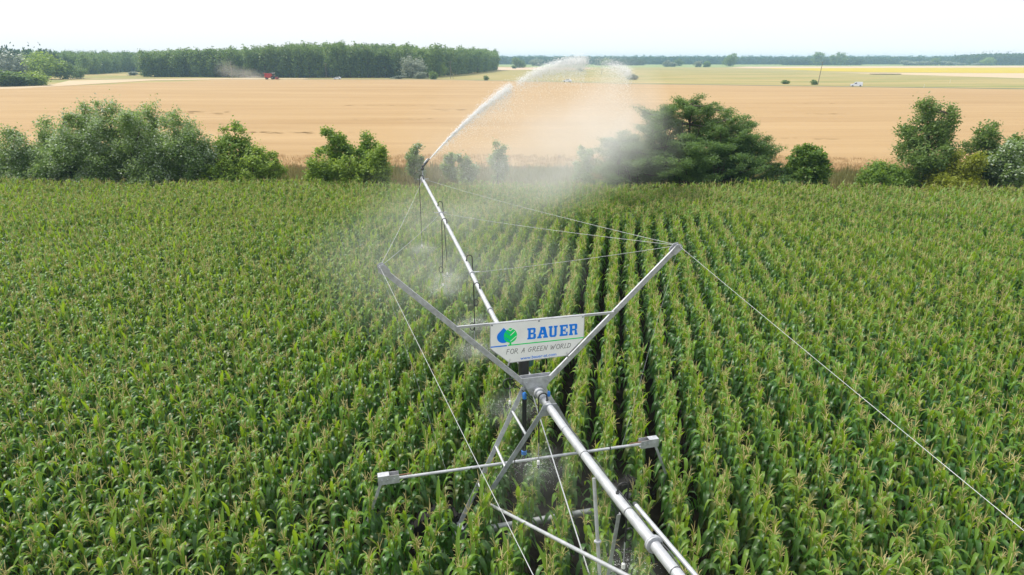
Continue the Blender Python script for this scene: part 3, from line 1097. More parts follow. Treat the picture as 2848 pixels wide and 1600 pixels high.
wood('middle_far_wood', 'darker wood patch under the two tall roadside trees', [(540, 690, 1400, 1440, 0)], 11, (10, 13), (13, 18), FT['round_far'], 59)
wood('shelter_belt', 'low belt of darker trees in the middle distance beyond the spray', [(165, 250, 1340, 1375, 0)], 11, (9, 12), (13, 18), FT['round_far'], 60)

FAR = [
    ('bush', 'wide dark bush at the left wheat corner', -219, 306, 6.6, 20, 'bush', 'bush'),
    ('bush', 'lighter green bush beside the wide dark one at the wheat corner', -210, 313, 6.2, 13, 'brightbush', 'bush'),
    ('tree', 'broad light green tree standing forward of the left wood', -268, 411, 13.6, 20, 'bright', 'tree'),
    ('tree', 'large grey-green tree at the left edge behind dark bush', -322, 455, 15.6, 24, 'grey', 'tree'),
    ('tree', 'dark tree filling the gap left of the broad light tree', -318, 480, 14.5, 22, 'round', 'tree'),
    ('tree', 'conical dark tree right of the broad light green tree', -260, 415, 8.9, 12, 'round', 'tree'),
    ('tree', 'small rounded tree on a leaning trunk at the stubble corner', -260.5, 428, 6.7, 8.5, 'round', 'tree'),
    ('bush', 'tiny dark bush alone in the left stubble', -212.7, 323.4, 1.5, 2.6, 'bush', 'bush'),
    ('bush', 'pale silvery bush on the distant left meadow', -271, 512, 2.7, 8, 'greybush', 'bush'),
    ('bush', 'flat green bush beside the pale silvery bush', -260, 508, 2.0, 8, 'bush', 'bush'),
    ('grey_willow', 'big silver-grey willow in front of the poplar plantation', -60.5, 436, 13.0, 15.5, 'grey', 'willow'),
    ('grey_bush', 'low silver-grey bush at the foot of the grey willow', -54.5, 426, 4.0, 8.5, 'greybush', 'bush'),
    ('grey_bush', 'flat pale bush hugging the wheat edge by the grey willow', -68, 424, 1.8, 9, 'greybush', 'bush'),
    ('tree', 'bright lime green tree by the plantation corner', -48.5, 480, 8.6, 9.5, 'bright', 'tree'),
    ('bush', 'small green bush in front of the lime green tree', -45.2, 413, 4.3, 4.8, 'bush', 'bush'),
    ('tree', 'pale green broad tree on the plantation flank', -43, 570, 11.8, 18, 'bright', 'tree'),
    ('bush', 'small upright bush on the meadow at the road', -14.1, 392, 2.6, 2.8, 'bush', 'bush'),
    ('tree', 'round dark tree on the pale field past the plantation', 9.6, 960, 12, 16, 'round', 'tree'),
    ('bush', 'low bush beside the round dark tree on the pale field', 1.8, 890, 3.6, 6, 'bush', 'bush'),
    ('tree', 'hazy grey tree pair behind the water jet', 43, 1215, 12, 20, 'grey', 'tree'),
    ('tree', 'hazy tree by the distant pole behind the spray', 172, 1320, 12.5, 16, 'round', 'tree'),
    ('bush', 'small dark bush under the crest of the jet', 69.2, 722, 2.8, 6, 'bush', 'bush'),
    ('grey_bush', 'leaning silver bush in the meadow by the road past the jet', 69.5, 404, 3.2, 4.2, 'greybush', 'bush'),
    ('bush', 'little bush touching the leaning silver bush', 66.4, 404, 2.0, 3.4, 'bush', 'bush'),
    ('grey_bush', 'tallest silvery bush of the far trio', 236, 1100, 9.5, 11, 'greybush', 'bush'),
    ('grey_bush', 'middle silvery bush of the far trio', 246, 1095, 7, 11, 'greybush', 'bush'),
    ('tree', 'rounded tree behind the far silvery trio', 283, 1215, 11.3, 13, 'round', 'tree'),
    ('grey_bush', 'silvery half of the far bush pair', 272, 1052, 9, 11, 'greybush', 'bush'),
    ('bush', 'green half of the far bush pair', 284.5, 1052, 8.6, 11, 'bush', 'bush'),
    ('tree', 'lone square-topped dark tree on the far field', 352, 1155, 18.2, 18, 'round', 'tree'),
    ('tree', 'tall narrow tree rising above the horizon behind the roadside pole', 579, 1362, 23.3, 20, 'column', 'tree'),
    ('tree', 'tall broad tree rising above the horizon right of the roadside pole', 623, 1362, 22, 25, 'round', 'tree'),
    ('tree', 'dark upright tree in the far grey hedge', 800, 1358, 12.6, 14, 'column', 'tree'),
    ('tree', 'pale rounded tree before the right horizon wood', 898, 1355, 13.2, 21, 'bright', 'tree'),
    ('bush', 'dark low bush by the road left of the white van', 128.4, 334, 1.8, 3.8, 'bush', 'bush'),
    ('bush', 'rounded bush at the foot of the roadside pole', 137.2, 323.5, 2.2, 3.2, 'bush', 'bush'),
]
for i, (x, hh) in enumerate(((752, 9), (768, 8), (782, 7.6), (818, 8.2), (832, 7.4), (850, 4.5), (878, 4.5), (888, 4.2))):
    FAR.append(('grey_bush', 'grey-green bush in the low hedge beyond the sunflower field', x, 1360, hh, 22 if hh > 5 else 13, 'greybush', 'bush'))
for i, (nm, lb, x, y, h, wd, key, cat) in enumerate(FAR):
    far_tree(nm, lb, cat, x, y, h * 1.04, wd * (1.2 if y > 700 else 1.05), FT[key], i, 'far grey-green hedge' if 'hedge beyond' in lb else None)

# ------------------------------------------------------------------ power poles, vehicles
def pole(x, y, h, lean, label, twin=False):
    root = empty('power_pole', (x, y, 0))
    tag(root, label, 'pole', 'power poles' if False else None)
    mb = MB()
    mb.tube([(0, 0, -.3), (lean * .5, 0, h * .5), (lean, 0, h)], [.17, .14, .11], 8)
    if twin:
        mb.tube([(1.6, 0, -.3), (lean + .12, 0, h * .72)], [.15, .10], 8)
    mb.build('pole_shaft', M['wood'], root)
    arm = MB()
    arm.bar((lean - 1.0, 0, h - .35), (lean + 1.0, 0, h - .35), .11, .12)
    arm.build('cross_arm', M['wood'], root)
    for dx in (-.9, 0.0, .9):
        ins = MB()
        ins.lathe([(.03, 0), (.07, .05), (.06, .13), (.03, .18)], (lean + dx, 0, h - .27 if dx else h), (0, 0, 1), 8)
        ins.build('insulator', M['white'], root)


pole(-167, 426, 9.8, .1, 'weathered power pole beside the drifting harvest dust')
pole(-112.8, 434, 8.6, .1, 'power pole between the harvester and the silver-grey willow')
pole(-36.6, 426, 9.8, -.1, 'braced power pole near the lime green tree', True)
pole(139.8, 325.5, 10.0, .9, 'leaning roadside power pole beside the white van')
pole(68.8, 549, 11.0, 0, 'distant power pole seen through the spray')
pole(-228, 470, 8.0, 0, 'power pole at the outer corner of the plantation')
for (x, y, h, lb) in ((212, 345, 1.6, 'white marker post in the meadow nearer the sunflowers'), (168, 290, 1.3, 'short white marker post beside the road')):
    mb = MB()
    mb.tube([(x, y, -.1), (x, y, h)], [.06, .05], 8)
    mb.lathe([(.05, 0), (.065, .02), (.01, .07)], (x, y, h), (0, 0, 1), 8)
    tag(mb.build('marker_post', M['white']), lb, 'post')


def wheel(parent, x, y, r, wd, name='wheel'):
    t = MB()
    t.lathe([(r * .6, -wd / 2), (r * .92, -wd / 2), (r, -wd * .32), (r, wd * .32), (r * .92, wd / 2), (r * .6, wd / 2)], (x, y, r), (0, 1, 0), 18)
    wh = t.build(name, M['tyre'], parent)
    rm = MB()
    rm.lathe([(r * .15, -wd * .52), (r * .58, -wd * .46), (r * .58, wd * .46), (r * .15, wd * .52)], (x, y, r), (0, 1, 0), 14)
    rm.build('rim', M['galv'], wh)


def car(name, label, cat, x, y, rz, prof, win, L, wd, wheels, wr):
    """prof: side outline (x, z); win: list of side window outlines. The nose points along -X."""
    root = empty(name, (x, y, 0), rz)
    tag(root, label, cat)
    mb = MB()
    k = len(prof)
    hw = wd / 2
    vs, fs = [], []
    hi = max(p[1] for p in prof)
    for s in (-1, 1):
        for px, pz in prof:
            tuck = .16 * max(0, (pz - .9) / max(hi - .9, .1))
            vs.append((px, s * (hw - tuck), pz))
    fs = [tuple(range(k)), tuple(reversed(range(k, 2 * k)))] + [(i, (i + 1) % k, (i + 1) % k + k, i + k) for i in range(k)]
    mb.add(vs, fs)
    mb.build('body', M['carwhite'], root)
    for poly in win:
        for s in (-1, 1):
            q = []
            for px, pz in poly:
                tuck = .16 * max(0, (pz - .9) / max(hi - .9, .1))
                q.append((px, s * (hw - tuck + .012), pz))
            m2 = MB()
            m2.add(q, [tuple(range(len(q)))])
            m2.build('side_window', M['glass'], root, smooth=False)
    a, b = [(p, q) for p, q in zip(prof, prof[1:]) if q[1] - p[1] > .3 and p[1] > .6][0]
    m3 = MB()
    f = lambda t: (a[0] + (b[0] - a[0]) * t - .012, a[1] + (b[1] - a[1]) * t + .012)
    p0, p1 = f(.08), f(.92)
    m3.add([(p0[0], -hw + .12, p0[1]), (p0[0], hw - .12, p0[1]), (p1[0], hw - .22, p1[1]), (p1[0], -hw + .22, p1[1])], [(0, 1, 2, 3)])
    m3.build('windscreen', M['glass'], root, smooth=False)
    nose = min(p[0] for p in prof)
    for s in (-1, 1):
        h = MB()
        h.bar((nose - .01, s * (hw - .25) - .14, .72), (nose - .01, s * (hw - .25) + .14, .72), .05, .16)
        h.build('headlight', M['glass'], root)
    bp = MB()
    bp.bar((nose - .04, -hw + .1, .42), (nose - .04, hw - .1, .42), .1, .2)
    bp.build('bumper', M['darkgrey'], root)
    for wx in wheels:
        for s in (-1, 1):
            wheel(root, wx, s * (hw - .1), wr, .2)
    return root


van_prof = [(-2.3, .3), (-2.35, .62), (-2.25, .85), (-1.3, 1.08), (-.55, 1.72), (.1, 1.86), (2.2, 1.86), (2.3, 1.7), (2.35, .5), (2.3, .3)]
car('van', 'small white panel van driving on the field road by the leaning pole', 'van', 146.5, 300.5 + 2.2, R(-23.5), van_prof, [[(-.95, 1.12), (-.5, 1.55), (.05, 1.66), (.05, 1.12)]], 4.7, 1.85, (-1.45, 1.5), .33)
hat = [(-2.0, .28), (-2.08, .6), (-1.9, .82), (-1.05, .95), (-.35, 1.42), (.3, 1.5), (1.2, 1.42), (1.75, 1.0), (2.0, .92), (2.05, .5), (2.0, .28)]
car('car', 'white car on the road in front of the poplar plantation', 'car', -100.5, 410.7, R(1), hat, [[(-.85, .98), (-.3, 1.36), (.3, 1.42), (.3, .98)], [(.38, .98), (.38, 1.42), (1.1, 1.35), (1.5, 1.0)]], 4.2, 1.75, (-1.3, 1.3), .31)
car('car', 'white car on the road seen through the spray veil', 'car', 28.2, 361.8, R(-33), hat, [[(-.85, .98), (-.3, 1.36), (.3, 1.42), (.3, .98)], [(.38, .98), (.38, 1.42), (1.1, 1.35), (1.5, 1.0)]], 4.2, 1.75, (-1.3, 1.3), .31)

# red combine harvester, header to the right (+X)
hv_ = empty('combine_harvester', (-137, 398, .62), R(4))
hv_.location = (-134.5, 399, 0.3)
hv_.rotation_euler = (0, 0, R(3))
hv_.scale = (.92, .92, .92)
tag(hv_, 'red combine harvester cutting wheat, dust trailing behind it', 'harvester')
mb = MB()
mb.prism([(-3.6, 1.1), (-3.7, 2.5), (-3.1, 3.2), (-1.2, 3.45), (.6, 3.45), (.9, 2.2), (1.4, 1.7), (1.2, 1.0), (-2.0, .8)], (0, 1.3, 0), (1, 0, 0), (0, 0, 1), (0, -1, 0), 2.6)
mb.build('body', M['red'], hv_)
mb = MB()
mb.prism([(.65, 2.0), (.75, 3.6), (2.1, 3.6), (2.3, 2.6), (2.0, 1.9)], (0, .9, 0), (1, 0, 0), (0, 0, 1), (0, -1, 0), 1.8)
mb.build('cab', M['glass'], hv_)
mb = MB()
mb.bar((.55, 0, 3.68), (2.35, 0, 3.68), 2.0, .16)
mb.build('cab_roof', M['white'], hv_)
mb = MB()
mb.bar((-1.6, 0, 3.62), (.4, 0, 3.62), 2.0, .34)
mb.build('grain_tank', M['darkgrey'], hv_)
mb = MB()
mb.bar((1.3, 0, 1.5), (3.3, 0, .75), 1.2, .7)
mb.build('feeder_house', M['darkgrey'], hv_)
mb = MB()
mb.prism([(3.1, .25), (3.1, 1.35), (3.5, 1.2), (3.7, .35), (4.6, .2), (4.6, .12), (3.1, .12)], (0, 2.8, 0), (1, 0, 0), (0, 0, 1), (0, -1, 0), 5.6)
hd = mb.build('header', M['red'], hv_)
mb = MB()
for q in range(6):
    a = q * math.pi / 3
    mb.bar((4.1 + .5 * math.cos(a), -2.7, 1.05 + .5 * math.sin(a)), (4.1 + .5 * math.cos(a), 2.7, 1.05 + .5 * math.sin(a)), .06, .06)
mb.tube([(4.1, -2.75, 1.05), (4.1, 2.75, 1.05)], .09, 8)
mb.build('reel', M['darkgrey'], hd)
mb = MB()
mb.tube([(-1.2, -1.25, 3.0), (-1.0, -1.5, 3.3), (-4.2, -1.6, 3.5)], [.18, .18, .16], 8)
mb.build('unloading_auger', M['red'], hv_)
for s in (-1, 1):
    wheel(hv_, 1.0, s * 1.55, .95, .65)
    wheel(hv_, -2.7, s * 1.25, .6, .42)
    mb = MB()
    mb.bar((2.38, s * .75, 3.7), (2.46, s * .75, 3.7), .3, .12)
    mb.build('work_light', M['white'], hv_)

# ------------------------------------------------------------------ the irrigation machine
A = Vector((-0.2515, 0.9679, 0))         # along the pipe, outwards
C = Vector((0.9679, 0.2515, 0))          # across, to the right
T0 = Vector((0.534, 13.847, 0))
UP = Vector((0, 0, 1))


def P(off, cr, z):
    return T0 + A * off + C * cr + UP * z


machine = empty('irrigation_machine', P(-.45, 0, 0))
tag(machine, 'galvanised lateral irrigation machine with raised overhang pipe, V mast and wheeled tower', 'irrigation machine')
MO = Vector(machine.location)
IM = Matrix.Translation(-MO)


def part(mb, name, mat, parent=None, smooth=True):
    """World-space geometry as a child of the machine (or of one of its parts)."""
    mb.v = [tuple(Vector(q) - MO) for q in mb.v]
    return mb.build(name, M[mat], parent or machine, smooth)


OV = [(-.2, 3.99), (0, 4.0), (2, 4.04), (4, 4.13), (6, 4.33), (8, 4.6), (10, 4.8), (12, 5.0), (15, 5.3), (18.9, 5.66)]
SP = [(-.2, 0, 3.99), (-2, .03, 4.03), (-4, .07, 4.12), (-6, .11, 4.27), (-9, .16, 4.45), (-14, .2, 4.6), (-22, .2, 4.7), (-30, .2, 4.65), (-38.5, .2, 4.4)]


def ovz(k):
    return float(np.interp(k, [p[0] for p in OV], [p[1] for p in OV]))


def spz(k):
    return float(np.interp(-k, [-p[0] for p in SP], [p[2] for p in SP]))


def spc(k):
    return float(np.interp(-k, [-p[0] for p in SP], [p[1] for p in SP]))


def smoothpath(fn, k0, k1, n):
    return [fn(k0 + (k1 - k0) * i / n) for i in range(n + 1)]


part(MB().tube(smoothpath(lambda k: P(k, 0, ovz(k)), -.2, 18.9, 40), .068, 14), 'overhang_pipe', 'pipe')
part(MB().tube(smoothpath(lambda k: P(k, spc(k), spz(k)), -.2, -38.5, 48), .084, 16), 'span_pipe', 'pipe')


def collar(k, r, wd=.05, name='flange', span=False):
    z = spz(k) if span else ovz(k)
    c = P(k, spc(k) if span else 0, z)
    d = (P(k + .1, spc(k + .1) if span else 0, spz(k + .1) if span else ovz(k + .1)) - c).normalized()
    mb = MB()
    mb.lathe([(r * .8, -wd / 2), (r, -wd / 2), (r, -.004), (r * .93, -.003), (r * .93, .003), (r, .004), (r, wd / 2), (r * .8, wd / 2)], c, d, 16)
    return part(mb, name, 'galv')


collar(-5.75, .135, .07, span=True)
collar(-.28, .125, .06, span=True)
collar(-.62, .112, .05, span=True)
collar(4.6, .098, .05)
collar(13.4, .098, .05)
collar(7.2, .098, .05)
collar(18.8, .11, .08)

# V mast
def inplane(cr, z, off=0.0):
    return P(off, cr, z)


for s, nm in ((-1, 'mast_arm'), (1, 'mast_arm')):
    mb = MB()
    mb.bar(inplane(s * .13, 4.00), inplane(s * 3.23, 7.02), .112, .05, (-A))
    mb.bar(inplane(s * .18, 3.995, .037), inplane(s * 3.23, 6.965, .037), .008, .05, (-A))
    part(mb, nm, 'galv')
    tp = MB()
    u = (inplane(s * 3.23, 7.04) - inplane(s * .13, 4.02)).normalized()
    v = u.cross(A).normalized()
    tp.prism([(-.16, -.068), (.06, -.09), (.10, -.03), (.10, .03), (.02, .09), (-.16, .068)], inplane(s * 3.23, 7.04, -.075), u, v, A, .012)
    tp.prism([(-.16, -.068), (.06, -.09), (.10, -.03), (.10, .03), (.02, .09), (-.16, .068)], inplane(s * 3.23, 7.04, .063), u, v, A, .012)
    tp.tube([inplane(s * 3.27, 7.08, -.11), inplane(s * 3.27, 7.08, .11)], .022, 8)
    part(tp, 'mast_tip_plate', 'galv')
mb = MB()
mb.bar(inplane(-1.77, 5.66, -.075), inplane(1.77, 5.66, -.075), .045, .05)
part(mb, 'tie_bar', 'pipe')
mb = MB()
mb.prism([(-.36, 4.30), (.36, 4.30), (.17, 3.88), (-.15, 3.86)], P(-.09, 0, 0), C, UP, A, .014)
part(mb, 'gusset_plate', 'galv')
mb = MB()
mb.prism([(-.36, 4.30), (.36, 4.30), (.17, 3.88), (-.15, 3.86)], P(.075, 0, 0), C, UP, A, .014)
part(mb, 'gusset_plate', 'galv')
for cr, z in ((-.24, 4.2), (.24, 4.2), (-.1, 3.95), (.1, 3.95)):
    part(MB().lathe([(.018, 0), (.018, .02), (.008, .026)], P(-.092, cr, z), -A, 6), 'bolt', 'galv')

# tower legs: four legs from the pipe to the base beam
BO = -.45
TOPS = {(-1, 1): P(.22, -.22, 3.92), (-1, -1): P(-1.02, -.12, 4.0), (1, 1): P(.22, .22, 3.92), (1, -1): P(-1.02, .16, 4.0)}
FEET = {(-1, 1): P(BO + .10, -1.92, .86), (-1, -1): P(BO - .10, -1.86, .82), (1, 1): P(BO + .10, 1.92, .86), (1, -1): P(BO - .10, 1.86, .82)}
for kk in TOPS:
    mb = MB()
    mb.angle(TOPS[kk], FEET[kk], .105, .014, up=(-A if kk[1] > 0 else -A), side=kk[0])
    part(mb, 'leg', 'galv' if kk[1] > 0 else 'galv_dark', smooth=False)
for s in (-1, 1):
    for t in (.17, .42, .68):
        a_ = TOPS[(s, 1)].lerp(FEET[(s, 1)], t)
        b_ = TOPS[(s, -1)].lerp(FEET[(s, -1)], t + .03)
        part(MB().tube([a_, b_], .030, 10), 'rung', 'pipe')
# brackets that clamp the legs to the pipe
for off in (.22, -1.02):
    mb = MB()
    mb.prism([(-.26, -.16), (.26, -.16), (.15, .10), (-.15, .10)], P(off, spc(off) if off < 0 else 0, 4.0), C, UP, A, .02)
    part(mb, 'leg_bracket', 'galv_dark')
# long strut from the legs up to the span
part(MB().tube([TOPS[(-1, -1)].lerp(FEET[(-1, -1)], .72), P(-6.9, .05, 4.16)], .036, 10), 'long_strut', 'pipe')
part(MB().tube([TOPS[(1, -1)].lerp(FEET[(1, -1)], .72), P(-6.9, .20, 4.16)], .036, 10), 'long_strut', 'pipe')
# base beam, end posts, wheels
part(MB().tube([P(BO, -2.05, .78), P(BO, 2.05, .78)], .085, 12), 'base_beam', 'pipe')
for s in (-1, 1):
    mb = MB()
    mb.bar(P(BO, s * 1.88, .58), P(BO, s * 1.88, 1.0), .3, .12, C)
    part(mb, 'foot_bracket', 'galv_dark')
    # gearbox and motor
    gb = MB()
    gb.lathe([(.10, -.16), (.17, -.14), (.19, 0), (.17, .14), (.10, .16)], P(BO, s * 2.25, .64), A, 14)
    gb.lathe([(.09, 0), (.10, .05), (.10, .26), (.06, .30)], P(BO, s * 2.25, .80), UP, 10)
    part(gb, 'gearbox', 'darkgrey')
    cx = P(BO + .30, s * 2.35, .66)
    ty = MB()
    ty.lathe([(.34, -.17), (.52, -.18), (.62, -.14), (.64, -.05), (.64, .05), (.62, .14), (.52, .18), (.34, .17)], cx, A, 30)
    for q in range(22):
        an = 2 * math.pi * q / 22
        rd = C * math.cos(an) + UP * math.sin(an)
        sk = .05 if q % 2 else -.05
        ty.bar(cx + rd * .64 - A * .16, cx + rd * .64 + A * .16 + (C * -math.sin(an) + UP * math.cos(an)) * sk, .05, .06, rd)
    wo = part(ty, 'wheel', 'tyre')
    rm = MB()
    rm.lathe([(.05, -.12), (.30, -.10), (.36, -.16), (.36, .16), (.30, .02), (.05, .04)], cx, A, 20)
    part(rm, 'rim', 'galv', wo)

# crop-divider boom with end boxes and bent flats
part(MB().tube([P(-.4, -3.3, 2.44), P(-.4, 2.6, 2.40)], .034, 10), 'boom', 'pipe')
for s, x0, x1, z0 in ((-1, -3.62, -3.17, 2.47), (1, 2.45, 2.90, 2.42)):
    mb = MB()
    # a U channel: bottom plate and two sides
    mb.bar(P(-.475, x0, z0), P(-.475, x1, z0), .008, .20)
    mb.bar(P(-.325, x0, z0), P(-.325, x1, z0), .008, .20)
    mb.bar(P(-.4, x0 + .002, z0 - .094), P(-.4, x1 - .002, z0 - .094), .140, .008)
    xa, xb = (x0, x0 + .24) if s < 0 else (x1 - .24, x1)
    mb.bar(P(-.4, xa, z0 + .106), P(-.4, xb, z0 + .106), .162, .008)
    part(mb, 'end_box', 'galv', smooth=False)
    mb = MB()
    xr = (x0 + .1, x0 + .72) if s < 0 else (x1 - .1, x1 - .72)
    mb.tube([P(-.40, xr[0], z0 + .04), P(-.42, xr[1], z0 + .05)], .014, 6)
    part(mb, 'locking_rod', 'rust')
    xo = x0 if s < 0 else x1
    mb = MB()
    mb.bar(P(-.42, xo + s * -.06, z0 - .08), P(-.46, xo + s * .27, z0 - .92), .012, .06, C)
    mb.bar(P(-.46, xo + s * .27, z0 - .925), P(-.46, xo + s * .20, z0 - 1.2), .012, .06, C)
    part(mb, 'deflector_bar', 'galv')
    for q in (.08, .2, .34):
        part(MB().lathe([(.016, 0), (.016, .014), (.006, .02)], P(-.480, x0 + q, z0 + .02), -A, 6), 'bolt', 'galv')
for xk in (-1.6, -.6, 1.1, 1.7):
    part(MB().lathe([(.037, -.012), (.040, -.010), (.040, .010), (.037, .012)], P(-.4, xk, 2.42), C, 10), 'strap', 'black')

# span truss: V struts down from the pipe, rods to the tower
J = P(-4.22, .02, 1.55)
a0 = P(-3.62, .0, 4.0)
part(MB().tube([a0, J], .034, 10), 'truss_strut', 'pipe')
part(MB().angle(P(-4.72, .02, 4.06), J, .055, .008, up=C), 'truss_strut', 'galv', smooth=False)
part(MB().lathe([(.05, -.012), (.066, -.012), (.066, .012), (.05, .012)], a0.lerp(J, .46), J - a0, 12), 'strut_collar', 'galv')
part(MB().tube([P(.15, -.06, 3.86), J], .013, 6), 'truss_rod', 'wire')
part(MB().tube([J, P(-10.5, .1, 1.55)], .013, 6), 'truss_rod', 'wire')
part(MB().lathe([(.02, -.06), (.06, -.05), (.06, .05), (.02, .06)], J, C, 10), 'truss_knuckle', 'galv')
# side tube with red end caps along the pipe
q0, q1 = P(-4.78, .24, 4.24), P(-6.75, .32, 4.36)
st = part(MB().tube([q0, q1], .036, 10), 'side_tube', 'pipe')
for e, d in ((q0, (q0 - q1)), (q1, (q1 - q0))):
    part(MB().lathe([(.039, -.05), (.040, .0), (.030, .02)], e, d, 10), 'end_cap', 'red' if e is q1 else 'darkgrey', st)
mb = MB()
mb.bar(P(-6.72, .1, 4.32), P(-6.72, .52, 4.32), .06, .03)
part(mb, 'tube_bracket', 'galv')
# cables clipped along the pipe
for dc, dz, r in ((.095, .03, .010), (.10, -.035, .012)):
    part(MB().tube(smoothpath(lambda k: P(k, spc(k) + dc + .012 * math.sin(k * 5), spz(k) + dz + .01 * math.sin(k * 7)), -1.1, -9, 60), r, 6), 'cable', 'darkgrey')
for k in (-2.0, -3.0, -4.9, -6.4):
    collar(k, .0875, .018, 'cable_strap', True).data.materials[0] = M['darkgrey']

# stay wires
WR = .0048
tipL, tipR = P(0, -3.27, 7.08), P(0, 3.27, 7.08)
for a_, b_ in ((tipL, P(18.75, 0, 5.68)), (tipL, P(13.5, 0, ovz(13.5))), (tipR, P(18.75, 0, 5.68)), (tipR, P(13.5, 0, ovz(13.5))), (tipR, P(7.3, 0, ovz(7.3))),
               (tipL, P(-38, .2, 4.75)), (tipR, P(-38, .2, 4.75)), (tipL, P(-.4, -2.15, 2.47)), (tipR, P(-.4, 2.0, 2.44))):
    sag = .012 * (a_ - b_).length
    pts = []
    for i in range(15):
        t = i / 14
        q = a_.lerp(b_, t)
        q.z -= sag * 4 * t * (1 - t) * .35
        pts.append(q)
    thin = abs(b_.z - 2.455) < .05
    part(MB().tube(pts, WR * (.6 if thin else (.75 if b_.y < 0 else 1.0)), 5), 'stay_wire', 'wire')
for k in (7.3, 13.5, 18.75):          # wire lugs on the pipe
    mb = MB()
    mb.bar(P(k, -.26 if k > 8 else 0, ovz(k) + .02), P(k, .26, ovz(k) + .02), .05, .02)
    part(mb, 'wire_lug', 'galv')

# control box, loop of cable, black feed hose at the tower
mb = MB()
mb.lathe([(.10, 0), (.125, .02), (.125, .50), (.12, .56), (.08, .60)], P(.45, -.16, 4.12), UP, 14)
cb = part(mb, 'control_box', 'black')
part(MB().lathe([(.128, .50), (.13, .53), (.10, .60), (.04, .63)], P(.45, -.16, 4.12), UP, 14), 'control_box_lid', 'darkgrey', cb)
mb = MB()
mb.lathe([(.05, 0), (.11, .04), (.12, .22), (.07, .30), (.03, .34)], P(.75, .05, 4.18), UP, 12)
part(mb, 'valve_body', 'teal')
mb = MB()
for k in range(2):
    mb.tube([P(.3, -.55 + .13 * math.cos(a), 4.02 + .13 * math.sin(a) - .01 * k) + A * (.012 * k) for a in np.linspace(0, 2 * math.pi * .98, 22)], .012, 6)
mb.tube([P(.3, -.43, 4.0), P(.2, -.25, 3.85), P(-.1, .02, 3.6), P(-.5, .1, 3.75), P(-.8, .1, 3.9)], .012, 6)
part(mb, 'cable_loop', 'black')
part(MB().tube([P(.15, -.22, 3.66), P(.15, -.22, 2.30)], .052, 12), 'feed_hose', 'black')
part(MB().lathe([(.03, 0), (.05, .02), (.05, .14), (.03, .17)], P(.15, -.22, 3.66), UP, 10), 'hose_fitting', 'blueplastic')
part(MB().lathe([(.04, 0), (.065, .01), (.065, .10), (.045, .12)], P(.15, -.22, 2.22), UP, 10), 'hose_fitting', 'blueplastic')
part(MB().lathe([(.03, 0), (.034, .01), (.034, .10), (.02, .12)], P(-.62, .11, 4.08), UP, 10), 'valve_cap', 'blueplastic')

# sprinkler drops
DROPS = []


def drop(k, side, zb, swing=0.0, loop=False, span=False):
    c0 = spc(k) if span else 0.0
    z = spz(k) if span else ovz(k)
    r = .084 if span else .068
    base = P(k, c0, z + r)
    x1 = c0 + side * .19
    pts = [base, P(k, c0 + side * .01, z + r + .10)]
    for i in range(1, 8):
        a = math.pi * i / 7
        pts.append(P(k, c0 + side * (.095 - .095 * math.cos(a)), z + r + .10 + .09 * math.sin(a)))
    zt = zb + .62
    pts += [P(k + swing * .3, x1, z - .15), P(k + swing, x1 + .005, zt)]
    mb = MB()
    mb.tube(pts, .016, 7)
    if loop:
        mb.tube([P(k + swing, x1 + side * (.07 - .07 * math.cos(a)), zt + .14 - .14 * math.sin(a) * .9) for a in np.linspace(0, 2 * math.pi * .9, 14)], .0145, 6)
    h = part(mb, 'drop_hose', 'black')
    part(MB().lathe([(.026, 0), (.03, .01), (.03, .05), (.022, .06)], base - UP * .02, UP, 8), 'outlet', 'darkgrey', h)
    part(MB().tube([P(k + swing, x1, zt + .01), P(k + swing, x1, zb + .17)], .011, 6), 'drop_tube', 'galv', h)
    part(MB().lathe([(.016, 0), (.034, .01), (.034, .10), (.016, .12)], P(k + swing, x1, zb + .07), UP, 10), 'weight', 'white', h)
    nz = MB()
    nz.lathe([(.030, 0), (.030, .012), (.012, .02), (.012, .04), (.026, .05), (.026, .075)], P(k + swing, x1, zb), UP, 10)
    part(nz, 'nozzle', 'darkgrey', h)
    DROPS.append((P(k + swing, x1, zb), z))


drop(18.55, -1, 2.35, .1)
drop(14.2, 1, 2.45, -.7)
drop(12.0, -1, 2.42, .2, True)
drop(8.1, 1, 2.50, -.2, True)
drop(6.0, -1, 2.42, .0, True)
drop(-.82, -1, 2.50, -.05, False, True)
drop(-4.45, 1, 2.62, .0, True, True)
drop(1.6, -1, 2.70, 0)

# end gun
E0 = P(18.72, 0, 5.66)
gun = part(MB().tube([E0, E0 + UP * .42], .032, 10), 'end_gun', 'galv')
jd = Vector((.588, .809, .62)).normalized()
g1 = E0 + UP * .42
part(MB().lathe([(.05, 0), (.075, .02), (.075, .10), (.05, .13)], g1, UP, 12), 'gun_bearing', 'darkgrey', gun)
g2 = g1 + UP * .13 + Vector((jd.x, jd.y, 0)) * .08 + UP * .06
part(MB().tube([g1 + UP * .11, g1 + UP * .19, g2, g2 + jd * .10], .05, 10), 'gun_elbow', 'darkgrey', gun)
gn = g2 + jd * .42
part(MB().tube([g2 + jd * .08, g2 + jd * .25, gn], [.045, .038, .022], 10), 'gun_barrel', 'darkgrey', gun)
mb = MB()
mb.bar(g2 + jd * .05 + UP * .09, gn + UP * .10 - jd * .05, .035, .05)
mb.bar(gn + UP * .10 - jd * .05, gn + jd * .06 + UP * .02, .10, .05)
part(mb, 'drive_arm', 'galv_dark', gun)

# ------------------------------------------------------------------ the sign
sg = empty('sign_board', P(-.115, 0, 4.72))
tag(sg, 'white sign with blue BAUER lettering and drop and tree logo hung in the V mast', 'sign')
SO = Vector(sg.location)
SOFF = -.115                                # front face plane along A
SX, SZ = 2.12 / 1355.0, .00160              # picture units of the board -> metres


